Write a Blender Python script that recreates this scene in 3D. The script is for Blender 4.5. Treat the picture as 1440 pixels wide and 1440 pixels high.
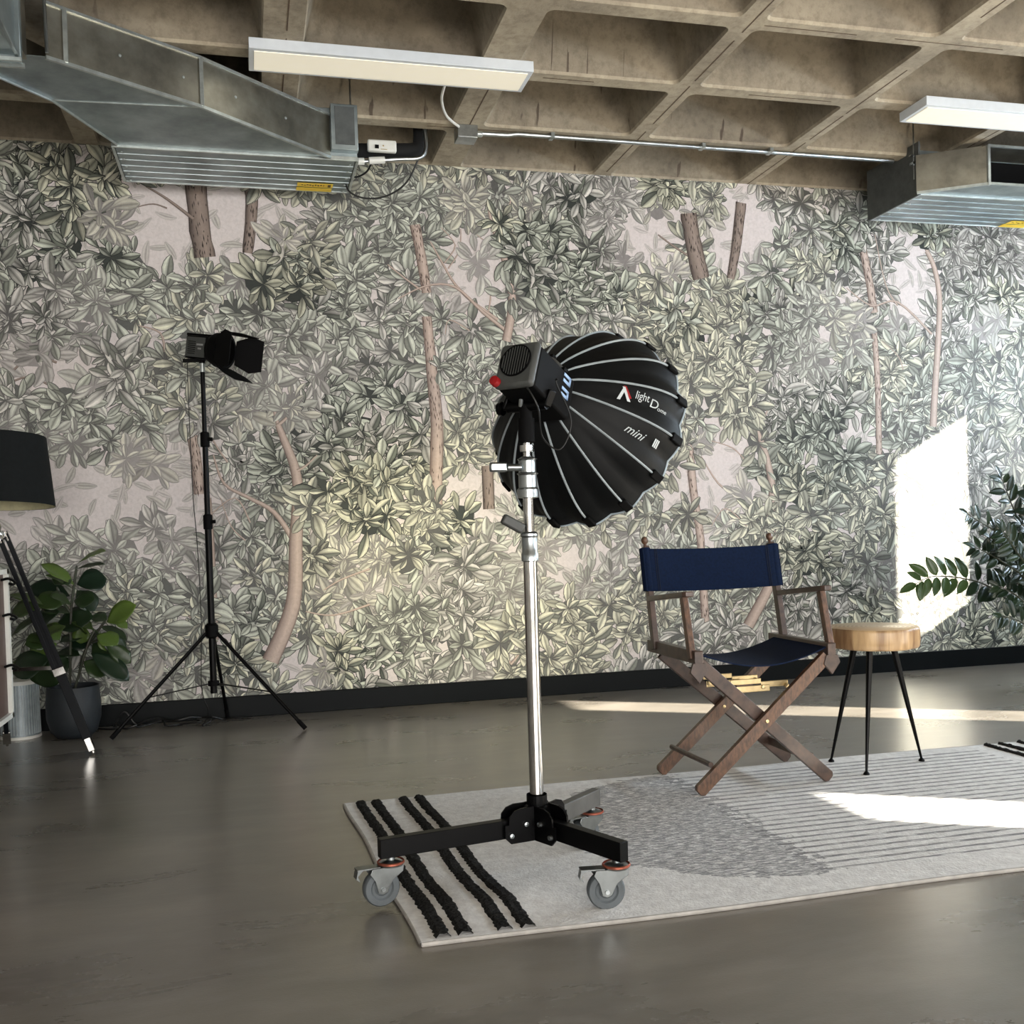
import bpy, math, random
import numpy as np
from mathutils import Vector, Matrix
random.seed(7)
for o in list(bpy.data.objects): bpy.data.objects.remove(o, do_unlink=True)
SC = bpy.context.scene
COL = SC.collection

# ------------------------------------------------------------------ camera
RX = Vector((.9690, -.2460, -.0290)); UX = Vector((.0340, .0150, .9990)); FX = Vector((.2460, .9690, -.0230))
def cam_basis():
    yaw, pitch, roll = .2483, -.0229, -.0289
    f = Vector((math.sin(yaw)*math.cos(pitch), math.cos(yaw)*math.cos(pitch), math.sin(pitch)))
    r = Vector((math.cos(yaw), -math.sin(yaw), 0)); u = r.cross(f)
    c, s = math.cos(roll), math.sin(roll)
    return c*r + s*u, -s*r + c*u, f
RX, UX, FX = cam_basis()
CAM = Vector((0, 0, .879))
cd = bpy.data.cameras.new('camera'); cam = bpy.data.objects.new('camera', cd); COL.objects.link(cam)
cd.sensor_width = 36; cd.lens = 1456/1440*36; cd.shift_y = (781-720)/1440; cd.clip_start = .05
m = Matrix((RX, UX, -FX)).transposed().to_4x4(); m.translation = CAM
cam.matrix_world = m
SC.camera = cam

# ------------------------------------------------------------------ light
SC.view_settings.view_transform = 'Standard'; SC.view_settings.look = 'None'
SC.view_settings.gamma = 1; SC.view_settings.use_curve_mapping = False
SC.view_settings.exposure = 0.0
w = bpy.data.worlds.new('sky'); SC.world = w; w.use_nodes = True
bg = w.node_tree.nodes['Background']; bg.inputs[0].default_value = (.62, .78, 1, 1); bg.inputs[1].default_value = 1.6
SUN_D = Vector((-.848, .53, -.475)).normalized()
sd = bpy.data.lights.new('sun', 'SUN'); sd.energy = 46; sd.angle = math.radians(.55); sd.color = (1, .93, .80)
so = bpy.data.objects.new('sun', sd); COL.objects.link(so); so.rotation_euler = SUN_D.to_track_quat('-Z', 'Y').to_euler(); so.location = (9, -2, 5)
def area(name, loc, direction, sx, sy, power, col):
    l = bpy.data.lights.new(name, 'AREA'); l.shape = 'RECTANGLE'; l.size = sx; l.size_y = sy; l.energy = power; l.color = col
    o = bpy.data.objects.new(name, l); COL.objects.link(o); o.location = loc
    o.rotation_euler = Vector(direction).to_track_quat('-Z', 'Z').to_euler(); return o
WIN_Z0, WIN_Z1 = 1.2, 2.375
WHEAD = [2.375, 2.34, 2.23, 2.34, 2.34]
WINS = [(4.01, 4.39), (2.19, 2.57), (.17, .57), (-1.65, -1.27), (-3.45, -3.07)]
area('daylight_back', (1.2, -3.9, 1.20), (0, 1, -.01), 6.6, 1.8, 420, (1, .96, .91))
area('added_ceiling_fill', (4.3, 1.3, .35), (-.42, .0, 1), 1.6, 1.6, 105, (1, .90, .74))  # unseen upward fill added to brighten the ceiling ribs
for i, (a, b) in enumerate(WINS[:4]):
    area('daylight_window', (5.62, (a+b)/2, (WIN_Z0+WIN_Z1)/2), (-1, .05, -.05), b-a, WIN_Z1-WIN_Z0, 150 if i == 0 else 80, (.72, .86, 1))
sp = bpy.data.lights.new('added_glow_spot', 'SPOT'); sp.energy = 760; sp.spot_size = math.radians(21); sp.spot_blend = 1; sp.color = (1, .90, .58); sp.shadow_soft_size = .12  # unseen warm spot added to make the glow low on the wallpaper
spo = bpy.data.objects.new('added_glow_spot', sp); COL.objects.link(spo); spo.location = (-1.2, 1.2, 2.5)
spo.rotation_euler = (Vector((.98, 5.3, .68))-spo.location).to_track_quat('-Z', 'Y').to_euler()

# ------------------------------------------------------------------ materials
def lin(c):
    return tuple(((x/255)/12.92 if x/255 <= .04045 else ((x/255+.055)/1.055)**2.4) for x in c[:3]) + (1,)
def newmat(name):
    m = bpy.data.materials.new(name); m.use_nodes = True
    nt = m.node_tree; b = nt.nodes['Principled BSDF']; return m, nt, b
def N(nt, t, **kw):
    n = nt.nodes.new(t)
    for k, v in kw.items():
        if k.startswith('_'): setattr(n, k[1:], v)
        else:
            for key in (k, k.replace('_', ' ')):
                if key in n.inputs: n.inputs[key].default_value = v; break
    return n
def mat(name, c, rough=.5, metal=0, c2=None, scale=20, detail=4, bump=0, bscale=200, stretch=(1, 1, 1), emit=None, spec=None, trans=0, coat=0):
    m, nt, b = newmat(name); L = nt.links.new
    b.inputs['Base Color'].default_value = lin(c); b.inputs['Roughness'].default_value = rough; b.inputs['Metallic'].default_value = metal
    if coat: b.inputs['Coat Weight'].default_value = coat; b.inputs['Coat Roughness'].default_value = .15
    if spec is not None: b.inputs['Specular IOR Level'].default_value = spec
    if c2 is None: c2 = tuple(x*.86 for x in c)
    tc = N(nt, 'ShaderNodeTexCoord'); mp = N(nt, 'ShaderNodeMapping'); mp.inputs['Scale'].default_value = stretch
    L(tc.outputs['Object'], mp.inputs['Vector'])
    no = N(nt, 'ShaderNodeTexNoise', Scale=scale, Detail=detail, Roughness=.6); L(mp.outputs[0], no.inputs['Vector'])
    cr = N(nt, 'ShaderNodeValToRGB'); cr.color_ramp.elements[0].position = .35; cr.color_ramp.elements[1].position = .65
    cr.color_ramp.elements[0].color = lin(c2); cr.color_ramp.elements[1].color = lin(c)
    L(no.outputs['Fac'], cr.inputs[0]); L(cr.outputs[0], b.inputs['Base Color'])
    if bump:
        n2 = N(nt, 'ShaderNodeTexNoise', Scale=bscale, Detail=3); L(mp.outputs[0], n2.inputs['Vector'])
        bp = N(nt, 'ShaderNodeBump', Strength=bump, Distance=.002); L(n2.outputs['Fac'], bp.inputs['Height']); L(bp.outputs[0], b.inputs['Normal'])
    if emit: b.inputs['Emission Color'].default_value = lin(emit[0]); b.inputs['Emission Strength'].default_value = emit[1]
    return m
M = {}
M['black'] = mat('black_metal', (5, 5, 6), .38, spec=.12, c2=(4, 4, 5))
M['blackmatte'] = mat('matte_black', (4, 4, 5), .7, spec=.12)
M['fabric'] = mat('black_nylon', (7, 9, 10), .55, spec=.2, c2=(4, 5, 6), scale=14, bump=.25, bscale=60)
M['piping'] = mat('grey_piping', (158, 168, 172), .6)
M['chrome'] = mat('chrome', (205, 203, 200), .13, 1)
M['steel'] = mat('zinc_steel', (178, 184, 186), .3, 1)
M['greyrubber'] = mat('grey_rubber', (88, 94, 98), .6)
M['darkgrey'] = mat('dark_grey_plastic', (66, 68, 66), .5)
M['greymetal'] = mat('grey_legs', (92, 92, 90), .45, .3)
M['fork'] = mat('caster_fork_steel', (128, 132, 132), .36, .85)
M['copper'] = mat('copper_ring', (190, 110, 90), .35, .8)
M['red'] = mat('red_knob', (150, 22, 26), .4)
M['bluelogo'] = mat('pale_blue_print', (150, 180, 220), .5)
M['whiteprint'] = mat('white_print', (215, 220, 220), .6)
M['navy'] = mat('navy_canvas', (7, 24, 52), .85, spec=.15, c2=(5, 19, 42), scale=120, bump=.3, bscale=900)
M['wood'] = mat('walnut_wood', (104, 74, 54), .4, c2=(62, 43, 33), scale=12, detail=8, stretch=(9, 9, 3), coat=.15)
M['wooddark'] = mat('dark_walnut', (78, 58, 48), .36, c2=(48, 35, 30), scale=24, detail=8, coat=.15)
M['brass'] = mat('brass', (206, 184, 140), .35, .85)
M['galv'] = mat('galvanised_steel', (168, 178, 180), .42, .92, c2=(128, 138, 140), scale=5, detail=6)
M['galv2'] = mat('galvanised_side', (172, 168, 154), .36, .92, c2=(112, 108, 98), scale=4, detail=6)
M['galvdark'] = mat('dull_zinc_plate', (92, 96, 96), .6, .4)
M['edge'] = mat('bright_flange', (205, 212, 210), .3, .8)
M['yellow'] = mat('yellow_label', (250, 214, 66), .5, c2=(244, 206, 60))
M['white'] = mat('white_plastic', (222, 222, 216), .45, c2=(214, 214, 208))
M['panelframe'] = mat('white_panel_frame', (214, 220, 226), .4, c2=(208, 214, 220))
M['diffuser'] = mat('lamp_diffuser', (232, 226, 210), .5, c2=(228, 222, 206), emit=((240, 230, 205), .42))
M['foamblack'] = mat('pipe_insulation', (10, 10, 11), .85)
M['shade'] = mat('black_lampshade', (17, 20, 21), .85, spec=.2, c2=(13, 16, 17), scale=60, bump=.4, bscale=500)
M['shadein'] = mat('cream_lampshade_lining', (196, 190, 155), .8)
M['lampwood'] = mat('black_stained_wood', (10, 13, 18), .45, c2=(7, 9, 13), spec=.12)
M['pot'] = mat('charcoal_pot', (32, 38, 43), .6, c2=(27, 32, 37))
M['soil'] = mat('soil', (40, 32, 26), .95)
M['stem'] = mat('green_stem', (52, 62, 44), .6, c2=(44, 40, 34))
M['cabpanel'] = mat('brown_cabinet_panel', (88, 68, 62), .5, c2=(78, 60, 55))
M['mesh'] = mat('grey_mesh', (150, 160, 165), .45, .3)
M['baseboard'] = mat('black_baseboard', (3, 7, 9), .5, spec=.12)
M['plaster'] = mat('painted_wall', (190, 186, 178), .8)
M['rubber'] = mat('black_cable_rubber', (8, 8, 8), .5)

def leafmat(name, c, c2, rough=.38):
    m, nt, b = newmat(name); L = nt.links.new
    tc = N(nt, 'ShaderNodeTexCoord'); no = N(nt, 'ShaderNodeTexNoise', Scale=9, Detail=3); L(tc.outputs['Object'], no.inputs['Vector'])
    at = N(nt, 'ShaderNodeAttribute', _attribute_name='tone')
    mx = N(nt, 'ShaderNodeMix', _data_type='RGBA'); mx.inputs['A'].default_value = lin(c); mx.inputs['B'].default_value = lin(c2)
    L(at.outputs['Fac'], mx.inputs['Factor'])
    m2 = N(nt, 'ShaderNodeMix', _data_type='RGBA', _blend_type='MULTIPLY'); m2.inputs['Factor'].default_value = .5
    L(mx.outputs['Result'], m2.inputs['A']); L(no.outputs['Fac'], m2.inputs['B'])
    L(m2.outputs['Result'], b.inputs['Base Color']); b.inputs['Roughness'].default_value = rough
    b.inputs['Subsurface Weight'].default_value = 0
    tr = N(nt, 'ShaderNodeBsdfTranslucent'); L(mx.outputs['Result'], tr.inputs['Color'])
    ms = N(nt, 'ShaderNodeMixShader'); ms.inputs[0].default_value = .22
    L(b.outputs[0], ms.inputs[1]); L(tr.outputs[0], ms.inputs[2]); L(ms.outputs[0], nt.nodes['Material Output'].inputs['Surface'])
    return m
M['figleaf'] = leafmat('fig_leaf', (26, 48, 32), (112, 140, 60))
M['zzleaf'] = leafmat('zz_leaf', (24, 44, 30), (80, 108, 62), .3)

# ------------------------------------------------------------------ mesh builder
SPLIT = {'screw', 'hub_bolt', 'canvas_sleeve', 'ring_clip', 'rivet', 'conduit_clip', 'stitching', 'vent_slat'}
class MB:
    def __init__(s): s.v = []; s.f = []; s.mi = []
    def add(s, vs, fs, mi=0):
        o = len(s.v); s.v += [Vector(p) for p in vs]; s.f += [tuple(i+o for i in f) for f in fs]; s.mi += [mi]*len(fs); return s
    def box(s, c, size, R=None, mi=0):
        c = Vector(c); hx, hy, hz = [x/2 for x in size]
        vs = [Vector((x*hx, y*hy, z*hz)) for x in (-1, 1) for y in (-1, 1) for z in (-1, 1)]
        if R is not None: vs = [R @ p for p in vs]
        return s.add([c+p for p in vs], [(0, 1, 3, 2), (4, 6, 7, 5), (0, 4, 5, 1), (2, 3, 7, 6), (0, 2, 6, 4), (1, 5, 7, 3)], mi)
    def beam(s, a, b, wd, ht, up=(0, 0, 1), mi=0):
        a, b = Vector(a), Vector(b); d = (b-a); L = d.length; d.normalize(); up = Vector(up)
        sd = d.cross(up).normalized(); u = sd.cross(d)
        R = Matrix((d, sd, u)).transposed()
        return s.box((a+b)/2, (L, wd, ht), R, mi)
    def tube(s, pts, r, n=10, cap=True, mi=0):
        pts = [Vector(p) for p in pts]; rs = r if isinstance(r, (list, tuple)) else [r]*len(pts)
        t0 = (pts[1]-pts[0]).normalized(); ref = Vector((0, 0, 1)) if abs(t0.z) < .9 else Vector((1, 0, 0))
        u = t0.cross(ref).normalized(); vs = []; fs = []
        for i, p in enumerate(pts):
            if i == 0: t = t0
            elif i == len(pts)-1: t = (pts[i]-pts[i-1]).normalized()
            else: t = ((pts[i+1]-p).normalized()+(p-pts[i-1]).normalized()).normalized()
            u = (u-t*u.dot(t)).normalized(); w = t.cross(u)
            for k in range(n):
                a = 2*math.pi*k/n; vs.append(p+(u*math.cos(a)+w*math.sin(a))*rs[i])
        for i in range(len(pts)-1):
            for k in range(n): fs.append((i*n+k, i*n+(k+1) % n, (i+1)*n+(k+1) % n, (i+1)*n+k))
        if cap: fs.append(tuple(range(n-1, -1, -1))); fs.append(tuple((len(pts)-1)*n+k for k in range(n)))
        return s.add(vs, fs, mi)
    def lathe(s, prof, o=(0, 0, 0), ax=(0, 0, 1), n=32, mi=0, cap=False):
        o = Vector(o); ax = Vector(ax).normalized(); ref = Vector((1, 0, 0)) if abs(ax.x) < .9 else Vector((0, 1, 0))
        u = ax.cross(ref).normalized(); w = ax.cross(u); vs = []; fs = []
        for r, z in prof:
            for k in range(n):
                a = 2*math.pi*k/n; vs.append(o+ax*z+(u*math.cos(a)+w*math.sin(a))*r)
        for i in range(len(prof)-1):
            for k in range(n): fs.append((i*n+k, i*n+(k+1) % n, (i+1)*n+(k+1) % n, (i+1)*n+k))
        if cap: fs.append(tuple(range(n-1, -1, -1))); fs.append(tuple((len(prof)-1)*n+k for k in range(n)))
        return s.add(vs, fs, mi)
    def prism(s, poly, o, ex, ey, th, mi=0):
        o, ex, ey = Vector(o), Vector(ex), Vector(ey); nz = ex.cross(ey).normalized(); n = len(poly)
        vs = [o+ex*x+ey*y-nz*th/2 for x, y in poly]+[o+ex*x+ey*y+nz*th/2 for x, y in poly]
        fs = [tuple(range(n-1, -1, -1)), tuple(range(n, 2*n))]+[(i, (i+1) % n, n+(i+1) % n, n+i) for i in range(n)]
        return s.add(vs, fs, mi)
    def hexa(s, b, t, mi=0):
        return s.add(list(b)+list(t), [(3, 2, 1, 0), (4, 5, 6, 7), (0, 1, 5, 4), (1, 2, 6, 5), (2, 3, 7, 6), (3, 0, 4, 7)], mi)
    def pieces(s):
        par = list(range(len(s.v)))
        def find(i):
            while par[i] != i: par[i] = par[par[i]]; i = par[i]
            return i
        for f in s.f:
            r = find(f[0])
            for k in f[1:]: par[find(k)] = r
        groups = {}
        for f, mi in zip(s.f, s.mi): groups.setdefault(find(f[0]), []).append((f, mi))
        out = []
        for g in groups.values():
            m_ = MB(); mp = {}
            for f, mi in g:
                for k in f:
                    if k not in mp: mp[k] = len(m_.v); m_.v.append(s.v[k])
                m_.f.append(tuple(mp[k] for k in f)); m_.mi.append(mi)
            out.append(m_)
        return out
    def build(s, name, mats, parent=None, bevel=0, smooth=True, angle=35):
        if name in SPLIT:
            ps = s.pieces()
            if len(ps) > 1:
                for p in ps: last = p.build(name, mats, parent, bevel, smooth, angle)
                return last
        off = Vector((0, 0, 0)); p = parent
        while p is not None: off = off+p.location; p = p.parent
        me = bpy.data.meshes.new(name); me.from_pydata([tuple(q-off) for q in s.v], [], s.f); me.update()
        if not isinstance(mats, (list, tuple)): mats = [mats]
        for mm in mats: me.materials.append(mm)
        me.polygons.foreach_set('material_index', s.mi)
        if smooth:
            me.polygons.foreach_set('use_smooth', [True]*len(me.polygons)); me.set_sharp_from_angle(angle=math.radians(angle))
        o = bpy.data.objects.new(name, me); COL.objects.link(o); o.parent = parent
        if bevel:
            b = o.modifiers.new('bevel', 'BEVEL'); b.width = bevel; b.segments = 2; b.limit_method = 'ANGLE'; b.angle_limit = math.radians(40)
        return o
def thing(name, label, cat, loc, group=None):
    o = bpy.data.objects.new(name, None); COL.objects.link(o); o.location = loc; o.empty_display_size = .1
    o['label'] = label; o['category'] = cat
    if group: o['group'] = group
    return o
def tag(o, label, cat, group=None):
    o['label'] = label; o['category'] = cat
    if group: o['group'] = group
    return o
def struct(o): o['kind'] = 'structure'; return o
def V(*a): return Vector(a)
def ray_at(px, py, Y):
    d = RX*((px-720)/1456)-UX*((py-781)/1456)+FX
    return CAM+d*(Y/d.y)

# ------------------------------------------------------------------ structure: floor
XL, XR, YB, YW, ZC = -3.2, 5.6, -4.0, 5.3, 2.777
def floor_mat():
    m, nt, b = newmat('stained_concrete_floor'); L = nt.links.new
    tc = N(nt, 'ShaderNodeTexCoord'); mp = N(nt, 'ShaderNodeMapping'); mp.inputs['Scale'].default_value = (.8, 2.0, 1); mp.inputs['Rotation'].default_value = (0, 0, .12)
    L(tc.outputs['Object'], mp.inputs[0])
    n1 = N(nt, 'ShaderNodeTexNoise', Scale=1.6, Detail=9, Roughness=.62, Distortion=.4); L(mp.outputs[0], n1.inputs['Vector'])
    n2 = N(nt, 'ShaderNodeTexNoise', Scale=7, Detail=4, Roughness=.55, Distortion=.1); L(mp.outputs[0], n2.inputs['Vector'])
    cr = N(nt, 'ShaderNodeValToRGB'); e = cr.color_ramp.elements; e[0].position = .3; e[1].position = .72
    e[0].color = lin((95, 90, 83)); e[1].color = lin((136, 129, 119)); L(n1.outputs['Fac'], cr.inputs[0])
    c2 = N(nt, 'ShaderNodeValToRGB'); e = c2.color_ramp.elements; e[0].position = .48; e[1].position = .90; e[0].color = (0, 0, 0, 1); e[1].color = (1, 1, 1, 1); L(n2.outputs['Fac'], c2.inputs[0])
    mx = N(nt, 'ShaderNodeMix', _data_type='RGBA'); mx.inputs['B'].default_value = lin((156, 150, 144)); L(cr.outputs[0], mx.inputs['A'])
    mm = N(nt, 'ShaderNodeMath', _operation='MULTIPLY'); mm.inputs[1].default_value = .32; L(c2.outputs[0], mm.inputs[0]); L(mm.outputs[0], mx.inputs['Factor'])
    L(mx.outputs['Result'], b.inputs['Base Color'])
    rr = N(nt, 'ShaderNodeMapRange'); rr.inputs['To Min'].default_value = .20; rr.inputs['To Max'].default_value = .38; L(n1.outputs['Fac'], rr.inputs['Value']); L(rr.outputs[0], b.inputs['Roughness'])
    b.inputs['Specular IOR Level'].default_value = .75; b.inputs['Coat Weight'].default_value = .35; b.inputs['Coat Roughness'].default_value = .22
    n3 = N(nt, 'ShaderNodeTexNoise', Scale=160, Detail=4); L(tc.outputs['Object'], n3.inputs['Vector'])
    bp = N(nt, 'ShaderNodeBump', Strength=.12, Distance=.002); L(n3.outputs['Fac'], bp.inputs['Height']); L(bp.outputs[0], b.inputs['Normal'])
    return m
f = MB(); f.box(((XL+XR)/2, (YB+YW)/2, -.05), (XR-XL+.4, YW-YB+.4, .1)); struct(f.build('floor', floor_mat(), smooth=False))

# ------------------------------------------------------------------ structure: waffle ceiling
def concrete_mat():
    m, nt, b = newmat('board_marked_concrete'); L = nt.links.new
    tc = N(nt, 'ShaderNodeTexCoord')
    n1 = N(nt, 'ShaderNodeTexNoise', Scale=2.2, Detail=8, Roughness=.65); L(tc.outputs['Object'], n1.inputs['Vector'])
    n2 = N(nt, 'ShaderNodeTexNoise', Scale=26, Detail=5, Roughness=.7); L(tc.outputs['Object'], n2.inputs['Vector'])
    cr = N(nt, 'ShaderNodeValToRGB'); e = cr.color_ramp.elements; e[0].position = .32; e[1].position = .68
    e[0].color = lin((134, 124, 108)); e[1].color = lin((186, 174, 152)); L(n1.outputs['Fac'], cr.inputs[0])
    mx = N(nt, 'ShaderNodeMix', _data_type='RGBA', _blend_type='MULTIPLY'); mx.inputs['Factor'].default_value = .55; L(cr.outputs[0], mx.inputs['A'])
    c3 = N(nt, 'ShaderNodeValToRGB'); e = c3.color_ramp.elements; e[0].position = .3; e[1].position = .55; e[0].color = (.45, .42, .4, 1); e[1].color = (1, 1, 1, 1); L(n2.outputs['Fac'], c3.inputs[0]); L(c3.outputs[0], mx.inputs['B'])
    # vertical rust drip streaks on parts of the coffer faces
    sx = N(nt, 'ShaderNodeSeparateXYZ'); L(tc.outputs['Object'], sx.inputs[0])
    wv = N(nt, 'ShaderNodeMapping'); wv.inputs['Scale'].default_value = (22, 22, .35); L(tc.outputs['Object'], wv.inputs[0])
    n4 = N(nt, 'ShaderNodeTexNoise', Scale=1, Detail=2); L(wv.outputs[0], n4.inputs['Vector'])
    c4 = N(nt, 'ShaderNodeValToRGB'); e = c4.color_ramp.elements; e[0].position = .66; e[1].position = .70; e[0].color = (0, 0, 0, 1); e[1].color = (1, 1, 1, 1); L(n4.outputs['Fac'], c4.inputs[0])
    n5 = N(nt, 'ShaderNodeTexNoise', Scale=.9, Detail=1); L(tc.outputs['Object'], n5.inputs['Vector'])
    c5 = N(nt, 'ShaderNodeValToRGB'); e = c5.color_ramp.elements; e[0].position = .5; e[1].position = .58; e[0].color = (0, 0, 0, 1); e[1].color = (1, 1, 1, 1); L(n5.outputs['Fac'], c5.inputs[0])
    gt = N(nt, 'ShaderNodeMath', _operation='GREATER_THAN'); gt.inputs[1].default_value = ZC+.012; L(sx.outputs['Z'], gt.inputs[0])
    a1 = N(nt, 'ShaderNodeMath', _operation='MULTIPLY'); L(c4.outputs[0], a1.inputs[0]); L(c5.outputs[0], a1.inputs[1])
    def cmp(s_, c_, e_):
        q_ = N(nt, 'ShaderNodeMath', _operation='COMPARE'); q_.inputs[1].default_value = c_; q_.inputs[2].default_value = e_; L(s_, q_.inputs[0]); return q_.outputs[0]
    dm = N(nt, 'ShaderNodeMath', _operation='MULTIPLY'); L(cmp(sx.outputs['X'], 1.44, .19), dm.inputs[0]); L(cmp(sx.outputs['Y'], 4.11, .12), dm.inputs[1])
    w6 = N(nt, 'ShaderNodeMapping'); w6.inputs['Scale'].default_value = (38, 4, .5); L(tc.outputs['Object'], w6.inputs[0])
    n6 = N(nt, 'ShaderNodeTexNoise', Scale=1, Detail=3); L(w6.outputs[0], n6.inputs['Vector'])
    g6 = N(nt, 'ShaderNodeMath', _operation='GREATER_THAN'); g6.inputs[1].default_value = .60; L(n6.outputs['Fac'], g6.inputs[0])
    d2 = N(nt, 'ShaderNodeMath', _operation='MULTIPLY'); L(dm.outputs[0], d2.inputs[0]); L(g6.outputs[0], d2.inputs[1])
    mxd = N(nt, 'ShaderNodeMath', _operation='MAXIMUM'); L(a1.outputs[0], mxd.inputs[0]); L(d2.outputs[0], mxd.inputs[1]); a1 = mxd
    a2 = N(nt, 'ShaderNodeMath', _operation='MULTIPLY'); L(a1.outputs[0], a2.inputs[0]); L(gt.outputs[0], a2.inputs[1])
    a3 = N(nt, 'ShaderNodeMath', _operation='MULTIPLY'); L(a2.outputs[0], a3.inputs[0]); a3.inputs[1].default_value = .7
    m5 = N(nt, 'ShaderNodeMix', _data_type='RGBA'); L(a3.outputs[0], m5.inputs['Factor']); L(mx.outputs['Result'], m5.inputs['A']); m5.inputs['B'].default_value = lin((62, 42, 32))
    m6 = N(nt, 'ShaderNodeMix', _data_type='RGBA', _blend_type='MULTIPLY'); m6.inputs['B'].default_value = (.66, .65, .64, 1); L(gt.outputs[0], m6.inputs['Factor']); L(m5.outputs['Result'], m6.inputs['A'])  # recess shade put into the colour: concrete inside the coffers painted darker
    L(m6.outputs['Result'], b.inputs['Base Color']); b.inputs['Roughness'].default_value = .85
    bp = N(nt, 'ShaderNodeBump', Strength=.5, Distance=.006); L(n2.outputs['Fac'], bp.inputs['Height']); L(bp.outputs[0], b.inputs['Normal'])
    return m
XRIB = [(-3.2+.02, .10), (-2.35, .10), (-1.5, .10), (-.68, .10), (.19, .15), (1.048, .15), (1.897, .095), (2.746, .095), (3.62, .095), (4.47, .095), (5.32, .095), (5.62, .05)]
YRIB = [(-4.0, .1)]+[(4.794-.59*k, .075) for k in range(14, -1, -1)]+[(5.34, .08)]
def rrect(x0, x1, y0, y1, r, n=5):
    pts = []
    for cx, cy, a0 in ((x1-r, y1-r, 0), (x0+r, y1-r, 90), (x0+r, y0+r, 180), (x1-r, y0+r, 270)):
        for k in range(n+1):
            a = math.radians(a0+90*k/n); pts.append((cx+r*math.cos(a), cy+r*math.sin(a)))
    return pts
c = MB(); seam = MB()
for i in range(len(XRIB)-1):
    for j in range(len(YRIB)-1):
        xa, wa = XRIB[i]; xb, wb = XRIB[i+1]; ya, va = YRIB[j]; yb, vb = YRIB[j+1]
        x0, x1, y0, y1 = xa+wa/2, xb-wb/2, ya+va/2, yb-vb/2
        if x1-x0 < .1 or y1-y0 < .1: continue
        dp = .36; sl = .10
        if abs(xa+.68) < .01 and abs(ya-4.204) < .02: dp = 1.6; sl = .02
        op = rrect(x0, x1, y0, y1, .035)
        mid = rrect(x0+.006, x1-.006, y0+.006, y1-.006, .035)
        up = rrect(x0+sl, x1-sl, y0+sl*.8, y1-sl*.8, .09)
        n = len(op); q = n//4
        outer = []
        for k in range(n):
            cx, cy = [(xb, yb), (xa, yb), (xa, ya), (xb, ya)][k//q]; t = (k % q)/(q-1)
            # spread the outer ring along the cell border around each corner
            outer.append((cx, cy))
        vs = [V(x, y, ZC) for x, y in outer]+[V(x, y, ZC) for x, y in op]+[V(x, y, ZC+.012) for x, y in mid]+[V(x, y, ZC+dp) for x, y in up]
        fs = []
        for k in range(n):
            k2 = (k+1) % n
            if outer[k] == outer[k2]: fs.append((k, n+k2, n+k))
            else: fs.append((k, k2, n+k2, n+k))
            fs.append((n+k, n+k2, 2*n+k2, 2*n+k)); fs.append((2*n+k, 2*n+k2, 3*n+k2, 3*n+k))
        fs.append(tuple(3*n+k for k in range(n)))
        c.add(vs, fs)
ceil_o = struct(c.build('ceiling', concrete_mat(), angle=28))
s = MB()
for x, wd in XRIB[4:10]:
    y = -1.0
    while y < 5.1:
        L_ = random.uniform(.25, .7)
        if random.random() < .8: s.box((x+.012, y+L_/2, ZC), (.005, L_, .002))
        y += L_+random.uniform(.02, .1)
for y, wd in YRIB[6:-1]:
    x = -.6
    while x < 5.0:
        L_ = random.uniform(.2, .6)
        if random.random() < .6: s.box((x+L_/2, y, ZC), (L_, .004, .002))
        x += L_+random.uniform(.05, .2)
sm = s.build('formwork_seam', mat('dark_seam', (92, 74, 58), .9), ceil_o)

# ------------------------------------------------------------------ structure: walls
wm = M['plaster']
wr = MB()
ys = [YB]
for a, b in sorted(WINS): ys += [a, b]
ys.append(YW+.1)
for k in range(0, len(ys), 2): wr.box((XR+.06, (ys[k]+ys[k+1])/2, 1.6), (.12, ys[k+1]-ys[k], 3.2))
for (a, b), zh in zip(WINS, WHEAD):
    wr.box((XR+.06, (a+b)/2, WIN_Z0/2), (.12, b-a, WIN_Z0)); wr.box((XR+.06, (a+b)/2, (zh+3.2)/2), (.12, b-a, 3.2-zh))
struct(wr.build('wall_right', wm, smooth=False))
wl = MB(); wl.box((XL-.06, (YB+YW)/2, 1.6), (.12, YW-YB+.2, 3.2)); struct(wl.build('wall_left', wm, smooth=False))
wb = MB(); wb.box(((XL+XR)/2, YB-.16, 1.6), (XR-XL+.24, .12, 3.2)); struct(wb.build('wall_front', wm, smooth=False))
bb = MB(); bb.box(((XL+XR)/2, YW-.012, .052), (XR-XL, .018, .104)); struct(bb.build('baseboard_back', M['baseboard'], bevel=.003, smooth=False))

# wallpaper wall: flat ground plus printed foliage, all one mesh with a colour attribute
rng = np.random.default_rng(11)
verts, faces, cols = [], [], []; nv = 0
def L3(c): return np.array(lin(c)[:3])
def emit(vs, fs, cs):
    global nv
    verts.append(np.asarray(vs, float)); faces.append(np.asarray(fs)+nv); cols.append(np.asarray(cs, float)); nv += len(vs)
def wpx(px, py):
    p = ray_at(px, py, YW); return (p.x, p.z)
GAPS = [(285,310,105,42),(400,300,40,28),(210,470,38,14),(65,520,55,26),(655,385,42,60),(905,335,55,45),(1055,330,38,52),(1010,345,28,40),
        (1280,400,38,66),(270,690,40,70),(120,690,75,45),(430,935,28,30),(25,730,60,40),(690,690,62,34),(560,825,36,18),(1010,665,42,62),
        (1215,610,18,36),(810,790,60,28),(870,930,30,20),(205,940,26,20),(610,560,24,30),(1195,430,20,20),(1400,470,20,20),(480,560,0,0)]
GW = []
for x, y, a, b in GAPS:
    cx, cz = wpx(x, y); GW.append((cx, cz, a/275*1.02+1e-4, b/275*1.02+1e-4))
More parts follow.
